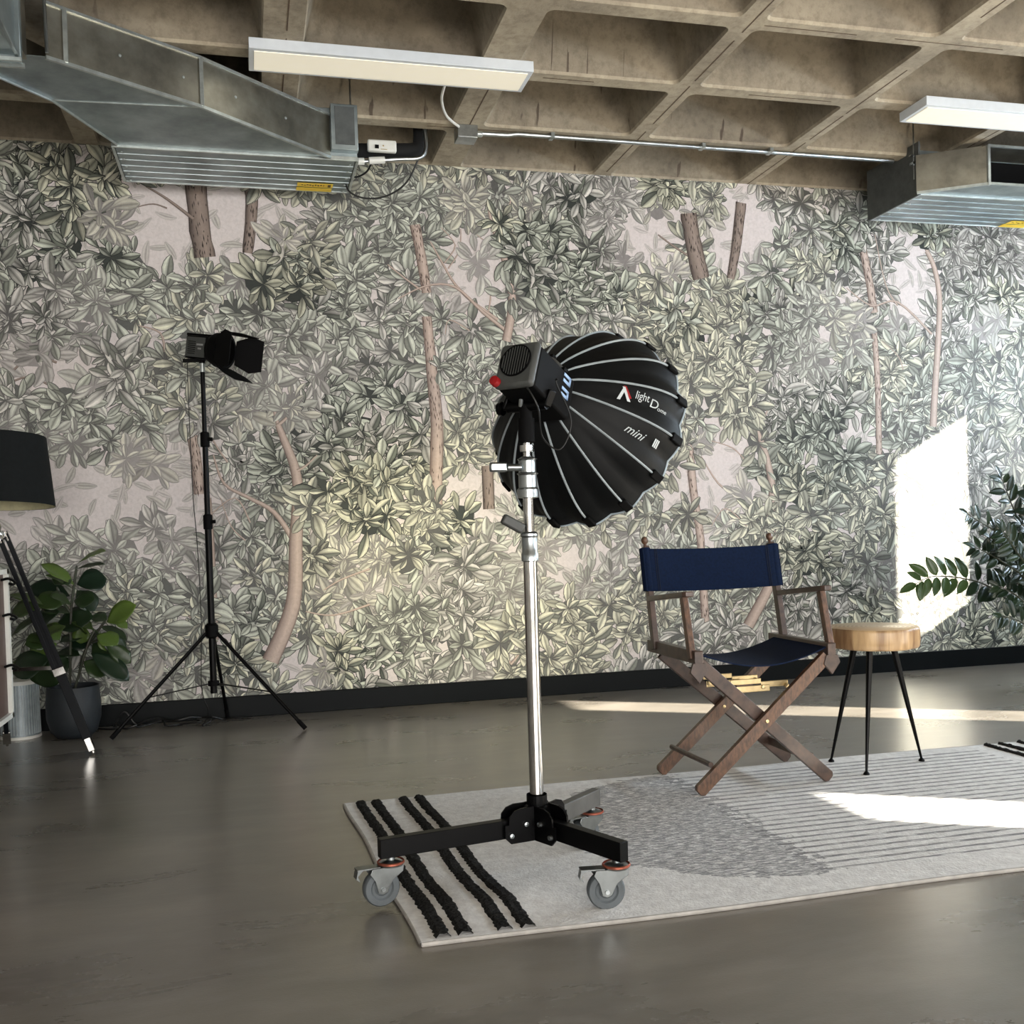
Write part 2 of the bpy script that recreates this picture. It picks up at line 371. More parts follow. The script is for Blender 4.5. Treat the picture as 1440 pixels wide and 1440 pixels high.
DARK = [(80,305,85),(60,250,60),(740,350,50),(820,350,85),(1160,610,80),(517,614,80),(440,640,55),(1390,360,70),(420,420,55),(380,450,45),(1090,450,60),
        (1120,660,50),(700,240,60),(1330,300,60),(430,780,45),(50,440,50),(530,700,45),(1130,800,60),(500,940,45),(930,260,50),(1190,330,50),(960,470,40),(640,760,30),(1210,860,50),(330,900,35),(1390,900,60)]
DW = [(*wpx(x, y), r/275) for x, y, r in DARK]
def ingap(x, z):
    g = 0
    for cx, cz, a, b in GW:
        g = max(g, 1.35-math.hypot((x-cx)/a, (z-cz)/b)) if a > .01 else g
    return g
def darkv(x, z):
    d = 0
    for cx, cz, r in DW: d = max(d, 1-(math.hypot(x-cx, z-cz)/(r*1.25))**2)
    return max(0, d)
BGC = L3((212, 203, 201))
ZF = .004
def quad2(vs2, depth, cs, fs):
    emit([(x, YW-depth, z) for x, z in vs2], fs, cs)
# ground
gx = np.linspace(XL-.1, XR+.1, 2); emit([(gx[0], YW, 0), (gx[1], YW, 0), (gx[1], YW, ZC+.5), (gx[0], YW, ZC+.5)], [[0, 1, 2, 3]], [BGC]*4)
TS = np.array([0, .12, .3, .5, .7, .87, 1.0])
PLACED = {}
def free_depth(cx, cz, r, depth):
    # overlapping leaves must never share a layer
    gi, gk = int(math.floor(cx/.15)), int(math.floor(cz/.15)); near = []
    for i in (gi-1, gi, gi+1):
        for k in (gk-1, gk, gk+1): near += PLACED.get((i, k), [])
    used = [d for x, z, q, d in near if (x-cx)**2+(z-cz)**2 < (r+q)**2 and abs(d-depth) < 2.5e-4]
    for _ in range(60):
        bad = False
        for d in used:
            e_ = abs(depth-d)
            if e_ < 7e-6 or abs(e_-2e-5) < 7e-6: bad = True; break
        if not bad: break
        depth += 3.1e-6
    PLACED.setdefault((gi, gk), []).append((cx, cz, r, depth)); return depth
def leaf(bx, bz, ang, Ln, Wd, depth, light, shade, line, bend=0, obl=1.0, basedark=.45):
    depth = free_depth(bx+math.cos(ang)*Ln/2, bz+math.sin(ang)*Ln/2, Ln*.55, depth)
    t = TS; prof = np.sin(np.pi*np.clip(t, 0, 1)**obl)**.75; prof[0] = .06; prof[-1] = .03
    ca, sa = math.cos(ang), math.sin(ang)
    ax = bx+Ln*(t*ca-bend*t*t*sa); az = bz+Ln*(t*sa+bend*t*t*ca)
    nx, nz = -sa-0*t-2*bend*t*ca, ca-2*bend*t*sa; nl = np.hypot(nx, nz); nx, nz = nx/nl, nz/nl
    hw = Wd/2*prof; n = len(t)
    o = hw+.0034
    ex = np.concatenate([ax+nx*o, ax-nx*o]); ez = np.concatenate([az+nz*o, az-nz*o])
    f1 = [[k, k+1, n+k+1, n+k] for k in range(n-1)]
    emit(np.stack([ex, np.full(2*n, YW-depth), ez], 1), f1, np.tile(line, (2*n, 1)))
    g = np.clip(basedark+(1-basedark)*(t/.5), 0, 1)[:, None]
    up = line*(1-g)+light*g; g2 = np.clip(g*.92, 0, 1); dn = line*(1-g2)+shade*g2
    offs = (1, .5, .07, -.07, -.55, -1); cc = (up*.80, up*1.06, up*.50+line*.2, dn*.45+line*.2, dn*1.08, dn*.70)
    px = np.concatenate([ax+nx*hw*o_ for o_ in offs]); pz = np.concatenate([az+nz*hw*o_ for o_ in offs])
    f2 = [[r_*n+k, r_*n+k+1, (r_+1)*n+k+1, (r_+1)*n+k] for r_ in range(5) for k in range(n-1)]
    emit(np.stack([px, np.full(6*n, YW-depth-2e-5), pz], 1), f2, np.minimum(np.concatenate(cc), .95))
def stroke(pts, w0, w1, depth, cl, cd, smooth=True):
    P = np.array(pts, float)
    if len(P) > 2:
        tt = np.linspace(0, len(P)-1, (len(P)-1)*4+1); Q = []
        for t in tt:
            i = min(int(t), len(P)-2); u = t-i; p0 = P[max(i-1, 0)]; p1 = P[i]; p2 = P[i+1]; p3 = P[min(i+2, len(P)-1)]
            Q.append(.5*((2*p1)+(-p0+p2)*u+(2*p0-5*p1+4*p2-p3)*u*u+(-p0+3*p1-3*p2+p3)*u**3))
        P = np.array(Q)
    d = np.gradient(P, axis=0); d /= np.linalg.norm(d, axis=1)[:, None]+1e-9; nn = np.stack([-d[:, 1], d[:, 0]], 1)
    wds = np.linspace(w0, w1, len(P)); n = len(P)
    offs = [-.5, -.28, .1, .38, .5]; shades = [.0, .55, 1.0, .75, .1]
    vs = []; cs = []
    for o, sh in zip(offs, shades):
        jit = rng.normal(0, .02, n) if w0 > .03 else 0
        q = P+nn*((wds*(o+jit))[:, None]); vs += [(x, YW-depth, z) for x, z in q]; cs += [cd*(1-sh)+cl*sh]*n
    fs = [[a*n+k, a*n+k+1, (a+1)*n+k+1, (a+1)*n+k] for a in range(4) for k in range(n-1)]
    emit(vs, fs, cs)
    if w0 > .035:  # bark flecks
        for _ in range(int(n*6)):
            k = rng.integers(0, n-1); o = rng.uniform(-.42, .42); p = P[k]+(P[k+1]-P[k])*rng.random()+nn[k]*wds[k]*o; l = rng.uniform(.012, .04); dd = d[k]
            wv = .0022; a = p-dd*l/2; b = p+dd*l/2; m1 = p+nn[k]*wv; m2 = p-nn[k]*wv
            emit([(q[0], YW-depth-3e-5, q[1]) for q in (a, m2, b, m1)], [[0, 1, 2, 3]], [cd*.8]*4)
# faint sprigs over the whole ground
for _ in range(2600):
    x = rng.uniform(XL, XR); z = rng.uniform(.05, ZC); a = rng.uniform(0, 6.28); k = rng.uniform(.12, .45)
    c1 = BGC*(1-k)+L3((176, 178, 160))*k; lw = BGC*(1-k)+L3((96, 96, 88))*k
    leaf(x, z, a, rng.uniform(.07, .13), rng.uniform(.02, .034), rng.uniform(5e-5, .0006), c1, c1*.93, lw, rng.normal(0, .2))
# trunks and branches (pixel tracks of the photo put on the wall plane)
TR = [([(274,256),(280,310),(288,362)],.098,.10,1),([(352,258),(354,300),(348,356)],.066,.05,1),([(583,316),(592,360),(600,412)],.056,.05,0),([(600,445),(607,520),(614,600),(612,715)],.05,.075,0),
      ([(695,323),(703,345),(716,390),(720,430),(712,480)],.03,.05,0),([(686,280),(688,300),(695,323)],.01,.02,0),([(718,282),(712,303),(695,323)],.008,.018,0),([(680,350),(692,345),(706,350)],.007,.014,0),
      ([(391,598),(400,620),(415,660),(419,700),(416,760),(412,850),(380,930)],.03,.085,0),([(384,560),(386,578),(391,598)],.01,.02,0),([(415,565),(405,585),(391,598)],.008,.018,0),([(446,640),(430,655),(418,662)],.006,.016,0),
      ([(300,640),(315,680),(350,700),(385,720),(412,758)],.008,.03,0),([(685,655),(688,716)],.062,.062,1),([(266,590),(275,640),(280,695)],.055,.05,0),([(292,700),(298,800),(302,900)],.035,.04,0),([(248,835),(270,870),(290,905)],.012,.02,0),
      ([(968,300),(975,345),(986,392)],.092,.10,1),([(1042,285),(1036,340),(1027,392)],.066,.05,1),([(1213,350),(1222,395),(1229,440)],.05,.05,0),([(1229,462),(1234,540),(1236,640)],.038,.04,0),
      ([(1303,353),(1314,378),(1321,420),(1319,480),(1314,560),(1312,600)],.03,.05,0),([(1296,318),(1297,335),(1303,353)],.01,.02,0),([(1318,322),(1312,340),(1303,353)],.008,.018,0),
      ([(967,600),(975,690),(985,760),(992,880)],.045,.05,0),([(1063,603),(1077,640),(1086,690),(1083,730),(1090,800),(1052,880)],.03,.07,0),([(1058,570),(1058,588),(1063,603)],.01,.02,0),([(1082,570),(1074,588),(1063,603)],.008,.018,0),
      ([(718,934),(724,960)],.02,.03,0),([(708,905),(711,920),(718,934)],.008,.016,0),([(735,905),(728,922),(718,934)],.008,.016,0),
      ([(605,340),(622,370),(640,400),(665,425),(700,450)],.008,.02,0),([(545,372),(570,392),(592,408)],.007,.012,0),([(560,420),(600,402),(640,404),(680,440),(718,470)],.006,.022,0),
      ([(620,320),(640,345),(625,370)],.005,.008,0),([(648,322),(646,352),(630,378)],.005,.008,0),([(670,330),(690,345),(705,352)],.005,.01,0),([(626,470),(632,450),(660,465)],.005,.008,0),([(675,380),(690,410),(684,450)],.005,.01,0),
      ([(205,262),(235,280),(272,308)],.008,.018,1),([(190,292),(215,287),(235,293)],.005,.008,1),([(195,458),(225,468),(232,495)],.006,.014,0),([(20,520),(45,500),(80,510)],.01,.012,1),([(0,545),(40,530),(75,545)],.01,.01,1),([(30,575),(60,560),(70,585)],.006,.008,1),
      ([(270,560),(300,620),(320,650)],.006,.01,0),([(290,730),(330,700),(352,735)],.005,.009,0),([(310,700),(325,740),(345,760)],.004,.008,0),([(1230,330),(1245,400),(1262,430)],.006,.01,0),([(1190,405),(1225,430),(1262,425),(1310,470)],.006,.016,0),([(1240,480),(1262,500),(1270,520)],.004,.008,0),
      ([(925,330),(945,345),(968,360)],.008,.014,1),([(985,640),(1010,680),(1040,700),(1075,735)],.006,.022,0),([(1000,620),(1030,630),(1050,650)],.005,.009,0),([(1000,740),(1020,715),(1050,740)],.005,.009,0),([(455,830),(480,815),(520,800)],.006,.012,0),([(430,860),(470,865),(520,850)],.006,.012,0)]
for pts, w0, w1, dk in TR:
    cl, cd2 = (L3((150, 134, 124)), L3((48, 37, 34))) if dk else (L3((198, 178, 166)), L3((84, 66, 60)))
    stroke([wpx(*p) for p in pts], w0, w1, rng.uniform(.0017, .0022), cl, cd2)
# rosettes of leaves, gathered into bushes; later ones lie over earlier ones
macros = []
while len(macros) < 150:
    p = (rng.uniform(XL, XR), rng.uniform(-.1, ZC+.1))
    if all(math.hypot(p[0]-q[0], p[1]-q[1]) > .30 for q in macros): macros.append(p)
    elif rng.random() < .002: break
mr = rng.permutation(len(macros)); mc = [rng.uniform(0, 1) for _ in macros]; mt = [rng.uniform(-1, 1) for _ in macros]
cents = []
step = .118
for ix in range(int((XR-XL)/step)+1):
    for iz in range(int(ZC/step)+2):
        x = XL+(ix+.5*(iz % 2))*step+rng.normal(0, .04); z = .0+iz*step+rng.normal(0, .04)
        if x < -2.3 and rng.random() < .6: continue
        ds = [math.hypot(x-q[0], (z-q[1])*1.2) for q in macros]; k = int(np.argmin(ds))
        cents.append((mr[k]-ds[k]*1.6+rng.normal(0, .12), x, z, k, ds[k]))
cents.sort(); NR = len(cents)
for rank, (_, x, z, mk, md) in enumerate(cents):
    g = ingap(x, z); dk = darkv(x, z)
    if g > .3 and rng.random() < .97: continue
    if 0 < g <= .3 and rng.random() < .4: continue
    edge = max(0, 1-g/.3) if g > 0 else 1
    con = (.78+.20*(mc[mk] > .16)) if g <= 0 else .6
    con = min(1, con*(.92+.3*dk))
    tone = mt[mk]+rng.normal(0, .3)
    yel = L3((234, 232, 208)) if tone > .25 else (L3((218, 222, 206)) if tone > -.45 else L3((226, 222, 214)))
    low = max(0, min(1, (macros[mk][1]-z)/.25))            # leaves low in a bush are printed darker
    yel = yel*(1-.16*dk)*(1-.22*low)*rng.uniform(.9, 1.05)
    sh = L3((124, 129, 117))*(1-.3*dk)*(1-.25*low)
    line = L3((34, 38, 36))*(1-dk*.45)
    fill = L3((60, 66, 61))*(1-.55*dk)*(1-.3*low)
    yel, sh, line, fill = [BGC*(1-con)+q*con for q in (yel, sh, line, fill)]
    base = .0006+.0016*rank/NR
    nb = 11; rr = rng.uniform(.05, .085)
    bl = [(x, YW-base, z)]+[(x+rr*rng.uniform(.8, 1.1)*math.cos(6.283*k/nb), YW-base, z+rr*rng.uniform(.8, 1.1)*math.sin(6.283*k/nb)) for k in range(nb)]
    PLACED.setdefault((int(math.floor(x/.15)), int(math.floor(z/.15))), []).append((x, z, rr*1.1, base))
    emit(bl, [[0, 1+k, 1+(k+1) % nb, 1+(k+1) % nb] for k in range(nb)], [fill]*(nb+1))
    n = rng.integers(12, 18); a0 = rng.uniform(0, 6.28); S = rng.uniform(.76, 1.14)
    ox, oz = rng.normal(0, .012), rng.normal(0, .012)
    for k in range(n):
        a = a0+6.283*k/n+rng.normal(0, .3); inner = k % 3 == 0
        st = rng.uniform(-.01, .02) if inner else rng.uniform(.015, .06)
        Ln = (rng.uniform(.055, .09) if inner else rng.uniform(.085, .135))*S; Wd = Ln*rng.uniform(.32, .46)
        dpt = base+2e-5+(2.2e-4 if inner else 0)+rng.uniform(0, 2.5e-4)
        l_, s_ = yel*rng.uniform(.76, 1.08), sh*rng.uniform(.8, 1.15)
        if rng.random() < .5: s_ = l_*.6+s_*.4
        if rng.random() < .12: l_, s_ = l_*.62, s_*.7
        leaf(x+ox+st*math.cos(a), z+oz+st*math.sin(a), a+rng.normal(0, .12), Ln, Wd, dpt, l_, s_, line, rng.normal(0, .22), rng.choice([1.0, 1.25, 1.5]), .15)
VV = np.concatenate(verts); CC = np.nan_to_num(np.concatenate(cols))
print('WP', np.isnan(VV).sum(), CC.min(), len(VV))
CC = np.clip(CC, .008, 1)
FF = np.concatenate([q.reshape(-1, 4) for q in faces])
VV[:, 2] = np.clip(VV[:, 2], 0, ZC+.0); 
VV[0:4, 2] = [0, 0, ZC+.5, ZC+.5]
me = bpy.data.meshes.new('wall_back'); 
loops = []; starts = []; tot = 0
tri = FF[:, 2] == FF[:, 3]
me.vertices.add(len(VV)); me.vertices.foreach_set('co', VV.astype(np.float32).ravel())
ln = np.where(tri, 3, 4); mask = np.ones(FF.shape, bool); mask[tri, 3] = False
fl = FF[mask]; me.loops.add(len(fl)); me.loops.foreach_set('vertex_index', fl.astype(np.int32))
me.polygons.add(len(FF)); st = np.concatenate([[0], np.cumsum(ln)[:-1]]); me.polygons.foreach_set('loop_start', st.astype(np.int32))
me.update(calc_edges=True)
ca = me.color_attributes.new('print', 'FLOAT_COLOR', 'POINT'); ca.data.foreach_set('color', np.concatenate([CC, np.ones((len(CC), 1))], 1).astype(np.float32).ravel())
def wp_mat():
    m, nt, b = newmat('foliage_wallpaper'); L = nt.links.new
    at = N(nt, 'ShaderNodeAttribute', _attribute_name='print'); tc = N(nt, 'ShaderNodeTexCoord')
    n1 = N(nt, 'ShaderNodeTexNoise', Scale=60, Detail=5, Roughness=.7, Distortion=.6); L(tc.outputs['Object'], n1.inputs['Vector'])
    cr = N(nt, 'ShaderNodeValToRGB'); e = cr.color_ramp.elements; e[0].position = .3; e[1].position = .6; e[0].color = (.72, .72, .70, 1); e[1].color = (1, 1, 1, 1); L(n1.outputs['Fac'], cr.inputs[0])
    mx = N(nt, 'ShaderNodeMix', _data_type='RGBA', _blend_type='MULTIPLY'); mx.inputs['Factor'].default_value = .6; L(at.outputs['Color'], mx.inputs['A']); L(cr.outputs[0], mx.inputs['B'])
    L(mx.outputs['Result'], b.inputs['Base Color']); b.inputs['Roughness'].default_value = .55; b.inputs['Specular IOR Level'].default_value = .35
    return m
me.materials.append(wp_mat()); wo = bpy.data.objects.new('wall_back', me); COL.objects.link(wo); struct(wo)
bk = MB(); bk.box(((XL+XR)/2, YW+.08, 1.6), (XR-XL+.3, .12, 3.2)); struct(bk.build('trim_1', wm, smooth=False))
# window frames in the right wall (outside the picture, they let the sun in)
for k, (a, b) in enumerate(WINS):
    q = MB(); WIN_Z1 = WHEAD[k]; zc = (WIN_Z0+WIN_Z1)/2
    for y in (a-.005, b+.005): q.box((XR+.06, y, zc), (.13, .012, WIN_Z1-WIN_Z0+.03))
    for z in (WIN_Z0-.008, WIN_Z1+.008): q.box((XR+.06, (a+b)/2, z), (.13, b-a+.02, .012))
    struct(q.build('window_%d' % (k+1), M['black'], smooth=False))

# ------------------------------------------------------------------ ceiling services
UZ, UY0, UY1 = 2.555, 4.665, 5.10
def fan_coil(x0, x1, name_label, group, lab_x, ext):
    t = thing('fan_coil_unit', name_label, 'air conditioner', ((x0+x1)/2, (UY0+UY1)/2, UZ), group)
    b = MB(); b.box(((x0+x1)/2, (UY0+UY1)/2, UZ+.115), (x1-x0, UY1-UY0, .21)); b.build('casing', M['galv'], t, bevel=.002)
    # ribbed underside: folded long panels
    r = MB(); n = 6
    for k in range(n):
        ya = UY0+(UY1-UY0)*k/n; yb = ya+(UY1-UY0)/n
        r.hexa([(x0+.01, ya+.005, UZ-.008), (x1-.01, ya+.005, UZ-.008), (x1-.01, yb-.005, UZ-.006), (x0+.01, yb-.005, UZ-.006)], [(x0+.01, ya+.002, UZ+.012), (x1-.01, ya+.002, UZ+.012), (x1-.01, yb-.002, UZ+.012), (x0+.01, yb-.002, UZ+.012)])
    r.build('bottom_panel', M['galv'], t, smooth=False)
    e = MB()
    for y in (UY0, UY1): e.box(((x0+x1)/2, y, UZ), (x1-x0, .012, .018))
    for x in (x0, x1): e.box((x, (UY0+UY1)/2, UZ), (.012, UY1-UY0, .018))
    e.build('flange', M['edge'], t, bevel=.001, smooth=False)
    s = MB()
    for x in (x0+.03, x1-.03):
        for k in range(5): s.lathe([(.0, -.004), (.006, -.003), (.006, 0)], (x, UY0+.04+k*.09, UZ-.012), (0, 0, 1), 8)
    s.build('screw', M['edge'], t)
    la = MB(); la.box((lab_x, UY1-.095, UZ-.0112), (.165, .052, .001)); la.box((lab_x-.002, UY1-.034, UZ-.0112), (.165, .045, .001))
    lb = la.build('warning_label', M['yellow'], t, smooth=False); lb['label'] = 'yellow warning label'
    tx = MB(); rr = random.Random(3)
    for k in range(9): tx.box((lab_x-.06+k*.0125, UY1-.095+rr.uniform(-.006, .006), UZ-.0122), (rr.uniform(.003, .009), rr.uniform(.006, .02), .0006))
    tx.box((lab_x+.066, UY1-.095, UZ-.0122), (.014, .034, .0006)); tx.build('label_print', mat('label_print', (110, 84, 20), .6), lb, smooth=False)
    for x in (x0+.02, x1-.02) if not ext else (x0-.012,):
        h = MB(); h.tube([(x, UY0+.03, ZC+.3), (x, UY0+.03, UZ+.08)], .004, 6); h.box((x, UY0+.03, UZ+.16), (.03, .03, .012)); h.box((x, UY0+.03, UZ+.2), (.045, .02, .006))
        h.build('hanger_rod', M['steel'], t)
    return t
u1 = fan_coil(-.50, .525, 'galvanised ceiling air unit at the left with ribbed underside and yellow label', None, .36, False)
n1 = MB(); n1.box((.468, UY0-.02, UZ+.125), (.118, .04, .20)); n1.build('end_box', M['galv'], u1, bevel=.002)
n2 = MB(); n2.box((.470, UY0-.042, UZ+.13), (.085, .004, .165)); n2.build('access_plate', M['galvdark'], u1, smooth=False)
u2 = fan_coil(3.40, 4.43, 'galvanised ceiling air unit at the right edge with open duct end', None, 4.30, True)
p2 = MB(); p2.box((3.392, (UY0+UY1)/2, UZ+.125), (.010, UY1-UY0+.02, .27)); q2 = p2.build('side_plate', M['galvdark'], u2, smooth=False); q2['label'] = 'dull dark grey side plate'

def duct_piece(poly, z0, z1, t, skip_ends=()):
    # poly: plan corners (anticlockwise from above), separate underside and side sheets so each side has its own sheen
    b = MB(); n = len(poly)
    b.add([(x, y, z0) for x, y in poly]+[(x, y, z0+.002) for x, y in poly], [tuple(range(n-1, -1, -1)), tuple(range(n, 2*n))]+[(i, (i+1) % n, n+(i+1) % n, n+i) for i in range(n)])
    b.build('duct_underside', M['galv'], t, smooth=False)
    for i in range(n):
        if i in skip_ends: continue
        (xa, ya), (xb, yb) = poly[i], poly[(i+1) % n]
        s = MB(); s.beam((xa, ya, (z0+z1)/2), (xb, yb, (z0+z1)/2), .004, z1-z0); s.build('duct_side', M['galv2'], t, smooth=False)
t = thing('air_duct', 'slanting galvanised duct running from the left air unit towards the camera', 'duct', (-.2, 4.3, UZ))
Z1 = UZ+.185
duct_piece([(-.476, 4.66), (-.66, 4.24), (-.84, 4.02), (-.82, 3.86), (-.62, 3.867), (-.117, 4.199), (.405, 4.655)], UZ, Z1, t, (3, 6))
e = MB()
for a, b in (((-.62, 3.863), (-.117, 4.195)), ((-.117, 4.195), (.405, 4.651))):
    e.beam((*a, UZ-.003), (*b, UZ-.003), .012, .012); e.beam((*a, Z1), (*b, Z1), .012, .01)
for p in ((-.117, 4.193), (-.56, 3.9)): e.box((p[0], p[1], (UZ+Z1)/2), (.014, .014, Z1-UZ))
e.beam((-.476, 4.66, UZ-.002), (-.66, 4.24, UZ-.002), .008, .008); e.beam((-.66, 4.24, UZ-.002), (-.84, 4.02, UZ-.002), .008, .008)
e.beam((-.655, 4.235, UZ-.001), (-.13, 4.205, UZ-.001), .006, .003)
e.build('seam', M['edge'], t, smooth=False)
s = MB()
for x, y in ((-.40, 4.0), (-.19, 4.14), (.0, 4.29), (.2, 4.465)): s.lathe([(0, -.004), (.005, -.003), (.006, 0)], (x+.008, y-.008, UZ+.08), (-.55, .8, 0), 8)
s.build('screw', M['edge'], t)
t = thing('trunk_duct', 'large square galvanised duct in the upper left corner of the ceiling', 'duct', (-1.1, 3.2, 2.45))
b = MB(); b.box((-1.13, 2.66, 2.62), (.9, 2.05, .30)); b.build('duct_body', M['galv'], t, bevel=.002)
e = MB(); e.box((-1.13, 3.69, 2.62), (.93, .03, .33)); e.box((-.675, 2.66, 2.468), (.012, 2.05, .012)); e.build('flange', M['galv'], t, bevel=.002)
e = MB(); e.box((-1.13, 3.71, 2.452), (.94, .012, .014)); e.box((-1.13, 3.664, 2.452), (.94, .008, .012)); e.build('flange_edge', M['edge'], t, smooth=False)
e = MB(); e.box((-.99, 3.79, 2.64), (.62, .15, .2)); e.build('collar', M['galv2'], t, smooth=False)
e = MB(); e.tube([(-.615, 3.80, ZC+.3), (-.605, 3.80, UZ-.015)], .006, 8); e.build('hanger_rod', M['steel'], t)
# right hand duct stub with its dark open end
t = thing('duct_stub', 'short galvanised duct with a dark open end on the right air unit', 'duct', (3.9, 4.56, UZ))
duct_piece([(3.375, 4.66), (3.653, 4.472), (4.30, 4.472), (4.42, 4.66)], UZ, UZ+.19, t, (1, 3))
b = MB(); b.box((3.98, 4.57, UZ+.187), (.70, .19, .004)); b.build('duct_top', M['galv2'], t, smooth=False)
b = MB(); b.box((3.98, 4.655, UZ+.094), (.66, .004, .17)); b.build('throat_shade_sheet', M['blackmatte'], t, smooth=False)  # black sheet stands in for the shade inside the open duct
e = MB(); e.beam((3.375, 4.656, UZ-.002), (3.653, 4.468, UZ-.002), .012, .012); e.box((3.653, 4.468, UZ+.09), (.014, .014, .2))
e.box((3.98, 4.468, UZ+.187), (.66, .012, .012)); e.box((3.98, 4.468, UZ), (.66, .012, .01)); e.build('seam', M['edge'], t, smooth=False)

def led_panel(x0, x1, label):
    y0, y1, zb = 4.065, 4.265, 2.735
    t = thing('ceiling_light', label, 'ceiling light', ((x0+x1)/2, (y0+y1)/2, ZC), 'long flat ceiling lights')
    b = MB(); b.box(((x0+x1)/2, (y0+y1)/2, (zb+ZC)/2), (x1-x0, y1-y0, ZC-zb)); b.build('frame', M['panelframe'], t, bevel=.002)
    b = MB(); b.box(((x0+x1)/2, (y0+y1)/2, zb-.001), (x1-x0-.04, y1-y0-.04, .004)); b.build('diffuser', M['diffuser'], t, smooth=False)
led_panel(.062, 1.18, 'long flat white ceiling light left of centre, whole in view')
led_panel(3.005, 4.12, 'long flat white ceiling light running off the right edge of the photo')

t = thing('junction_box', 'grey metal junction box on the concrete rib behind the long ceiling light', 'junction box', (1.05, 4.79, ZC))
b = MB(); b.box((1.05, 4.79, ZC-.03), (.095, .095, .06)); b.build('box', M['steel'], t, bevel=.003)
b = MB(); b.lathe([(.014, 0), (.014, .03), (.010, .035)], (1.095, 4.79, ZC-.024), (1, 0, 0), 12); b.build('connector', M['edge'], t)
b = MB(); b.tube([(1.10, 4.79, ZC-.022), (1.25, 4.785, ZC-.022), (1.30, 4.785, ZC-.014), (3.34, 4.80, ZC-.014)], .010, 10)
cdt = tag(b.build('conduit', M['steel']), 'thin straight metal conduit running across the ceiling ribs', 'conduit')
b = MB()
for x in (1.47, 2.25, 2.62): b.box((x, 4.79, ZC-.012), (.018, .05, .022))
b.build('conduit_clip', M['edge'], cdt, smooth=False)
pts = [(.99, 4.24, 2.75), (.90, 4.26, 2.72), (.91, 4.45, 2.715), (.96, 4.65, 2.735), (1.02, 4.755, 2.765)]
def smooth_path(P, k=6):
    P = [Vector(p) for p in P]; out = []
    for i in range(len(P)-1):
        p0, p1, p2, p3 = P[max(i-1, 0)], P[i], P[i+1], P[min(i+2, len(P)-1)]
        for j in range(k):
            u = j/k; out.append(.5*((2*p1)+(-p0+p2)*u+(2*p0-5*p1+4*p2-p3)*u*u+(-p0+3*p1-3*p2+p3)*u**3))
    out.append(P[-1]); return out
b = MB(); b.tube(smooth_path([ray_at(626, 118, 4.262), ray_at(621, 140, 4.40), ray_at(628, 163, 4.6), ray_at(645, 178, 4.74)]), .006, 8)
tag(b.build('flexible_cable', M['white']), 'curved white cable between ceiling light and junction box', 'cable')

t = thing('control_module', 'small white controller with a black square beside the left air unit', 'controller', (.68, 4.88, 2.66))
b = MB(); b.box(ray_at(537, 206, 4.86), (.135, .03, .055)); b.build('housing', M['white'], t, bevel=.008)
b = MB(); b.box(ray_at(530, 206, 4.842), (.018, .004, .016)); b.build('sensor_window', M['blackmatte'], t, smooth=False)
b = MB(); b.lathe([(.0, -.002), (.004, -.001), (.004, .004)], ray_at(539, 205, 4.845), (0, 1, 0), 10); b.box(ray_at(540, 210, 4.844), (.03, .002, .003)); b.build('mark', M['brass'], t, smooth=False)
b = MB(); b.tube(smooth_path([ray_at(500, 212, 4.93), ray_at(560, 212, 4.93), ray_at(586, 210, 4.93), ray_at(591, 196, 4.93), ray_at(590, 175, 4.93)]), .034, 14)
tag(b.build('insulated_pipe', M['foamblack']), 'thick black insulated pipe elbow behind the white controller', 'pipe')
b = MB(); b.tube(smooth_path([ray_at(500, 228, 4.87), ray_at(560, 224, 4.87), ray_at(590, 222, 4.87), ray_at(599, 208, 4.87), ray_at(597, 178, 4.87)]), .009, 10)
tag(b.build('metal_pipe', M['steel']), 'thin bent metal pipe below the black insulated pipe', 'pipe')
b = MB(); b.tube([ray_at(519, 226, 4.85), ray_at(541, 225, 4.85)], .016, 10); b.tube([ray_at(503, 227, 4.85), ray_at(512, 227, 4.85)], .016, 10)
tag(b.build('pipe_valve', M['white']), 'small white valve fitting on the thin metal pipe', 'valve')
b = MB(); b.tube(smooth_path([ray_at(484, 252, 4.98), ray_at(492, 270, 4.98), ray_at(515, 279, 4.98), ray_at(545, 275, 4.96), ray_at(572, 256, 4.92), ray_at(588, 224, 4.88)]), .0045, 8)
b.tube(smooth_path([ray_at(484, 243, 4.98), ray_at(500, 249, 4.96), ray_at(515, 242, 4.9), ray_at(522, 230, 4.86)]), .0045, 8)
tag(b.build('hanging_cable', M['rubber']), 'black cable looping down in front of the wallpaper beside the air unit', 'cable')

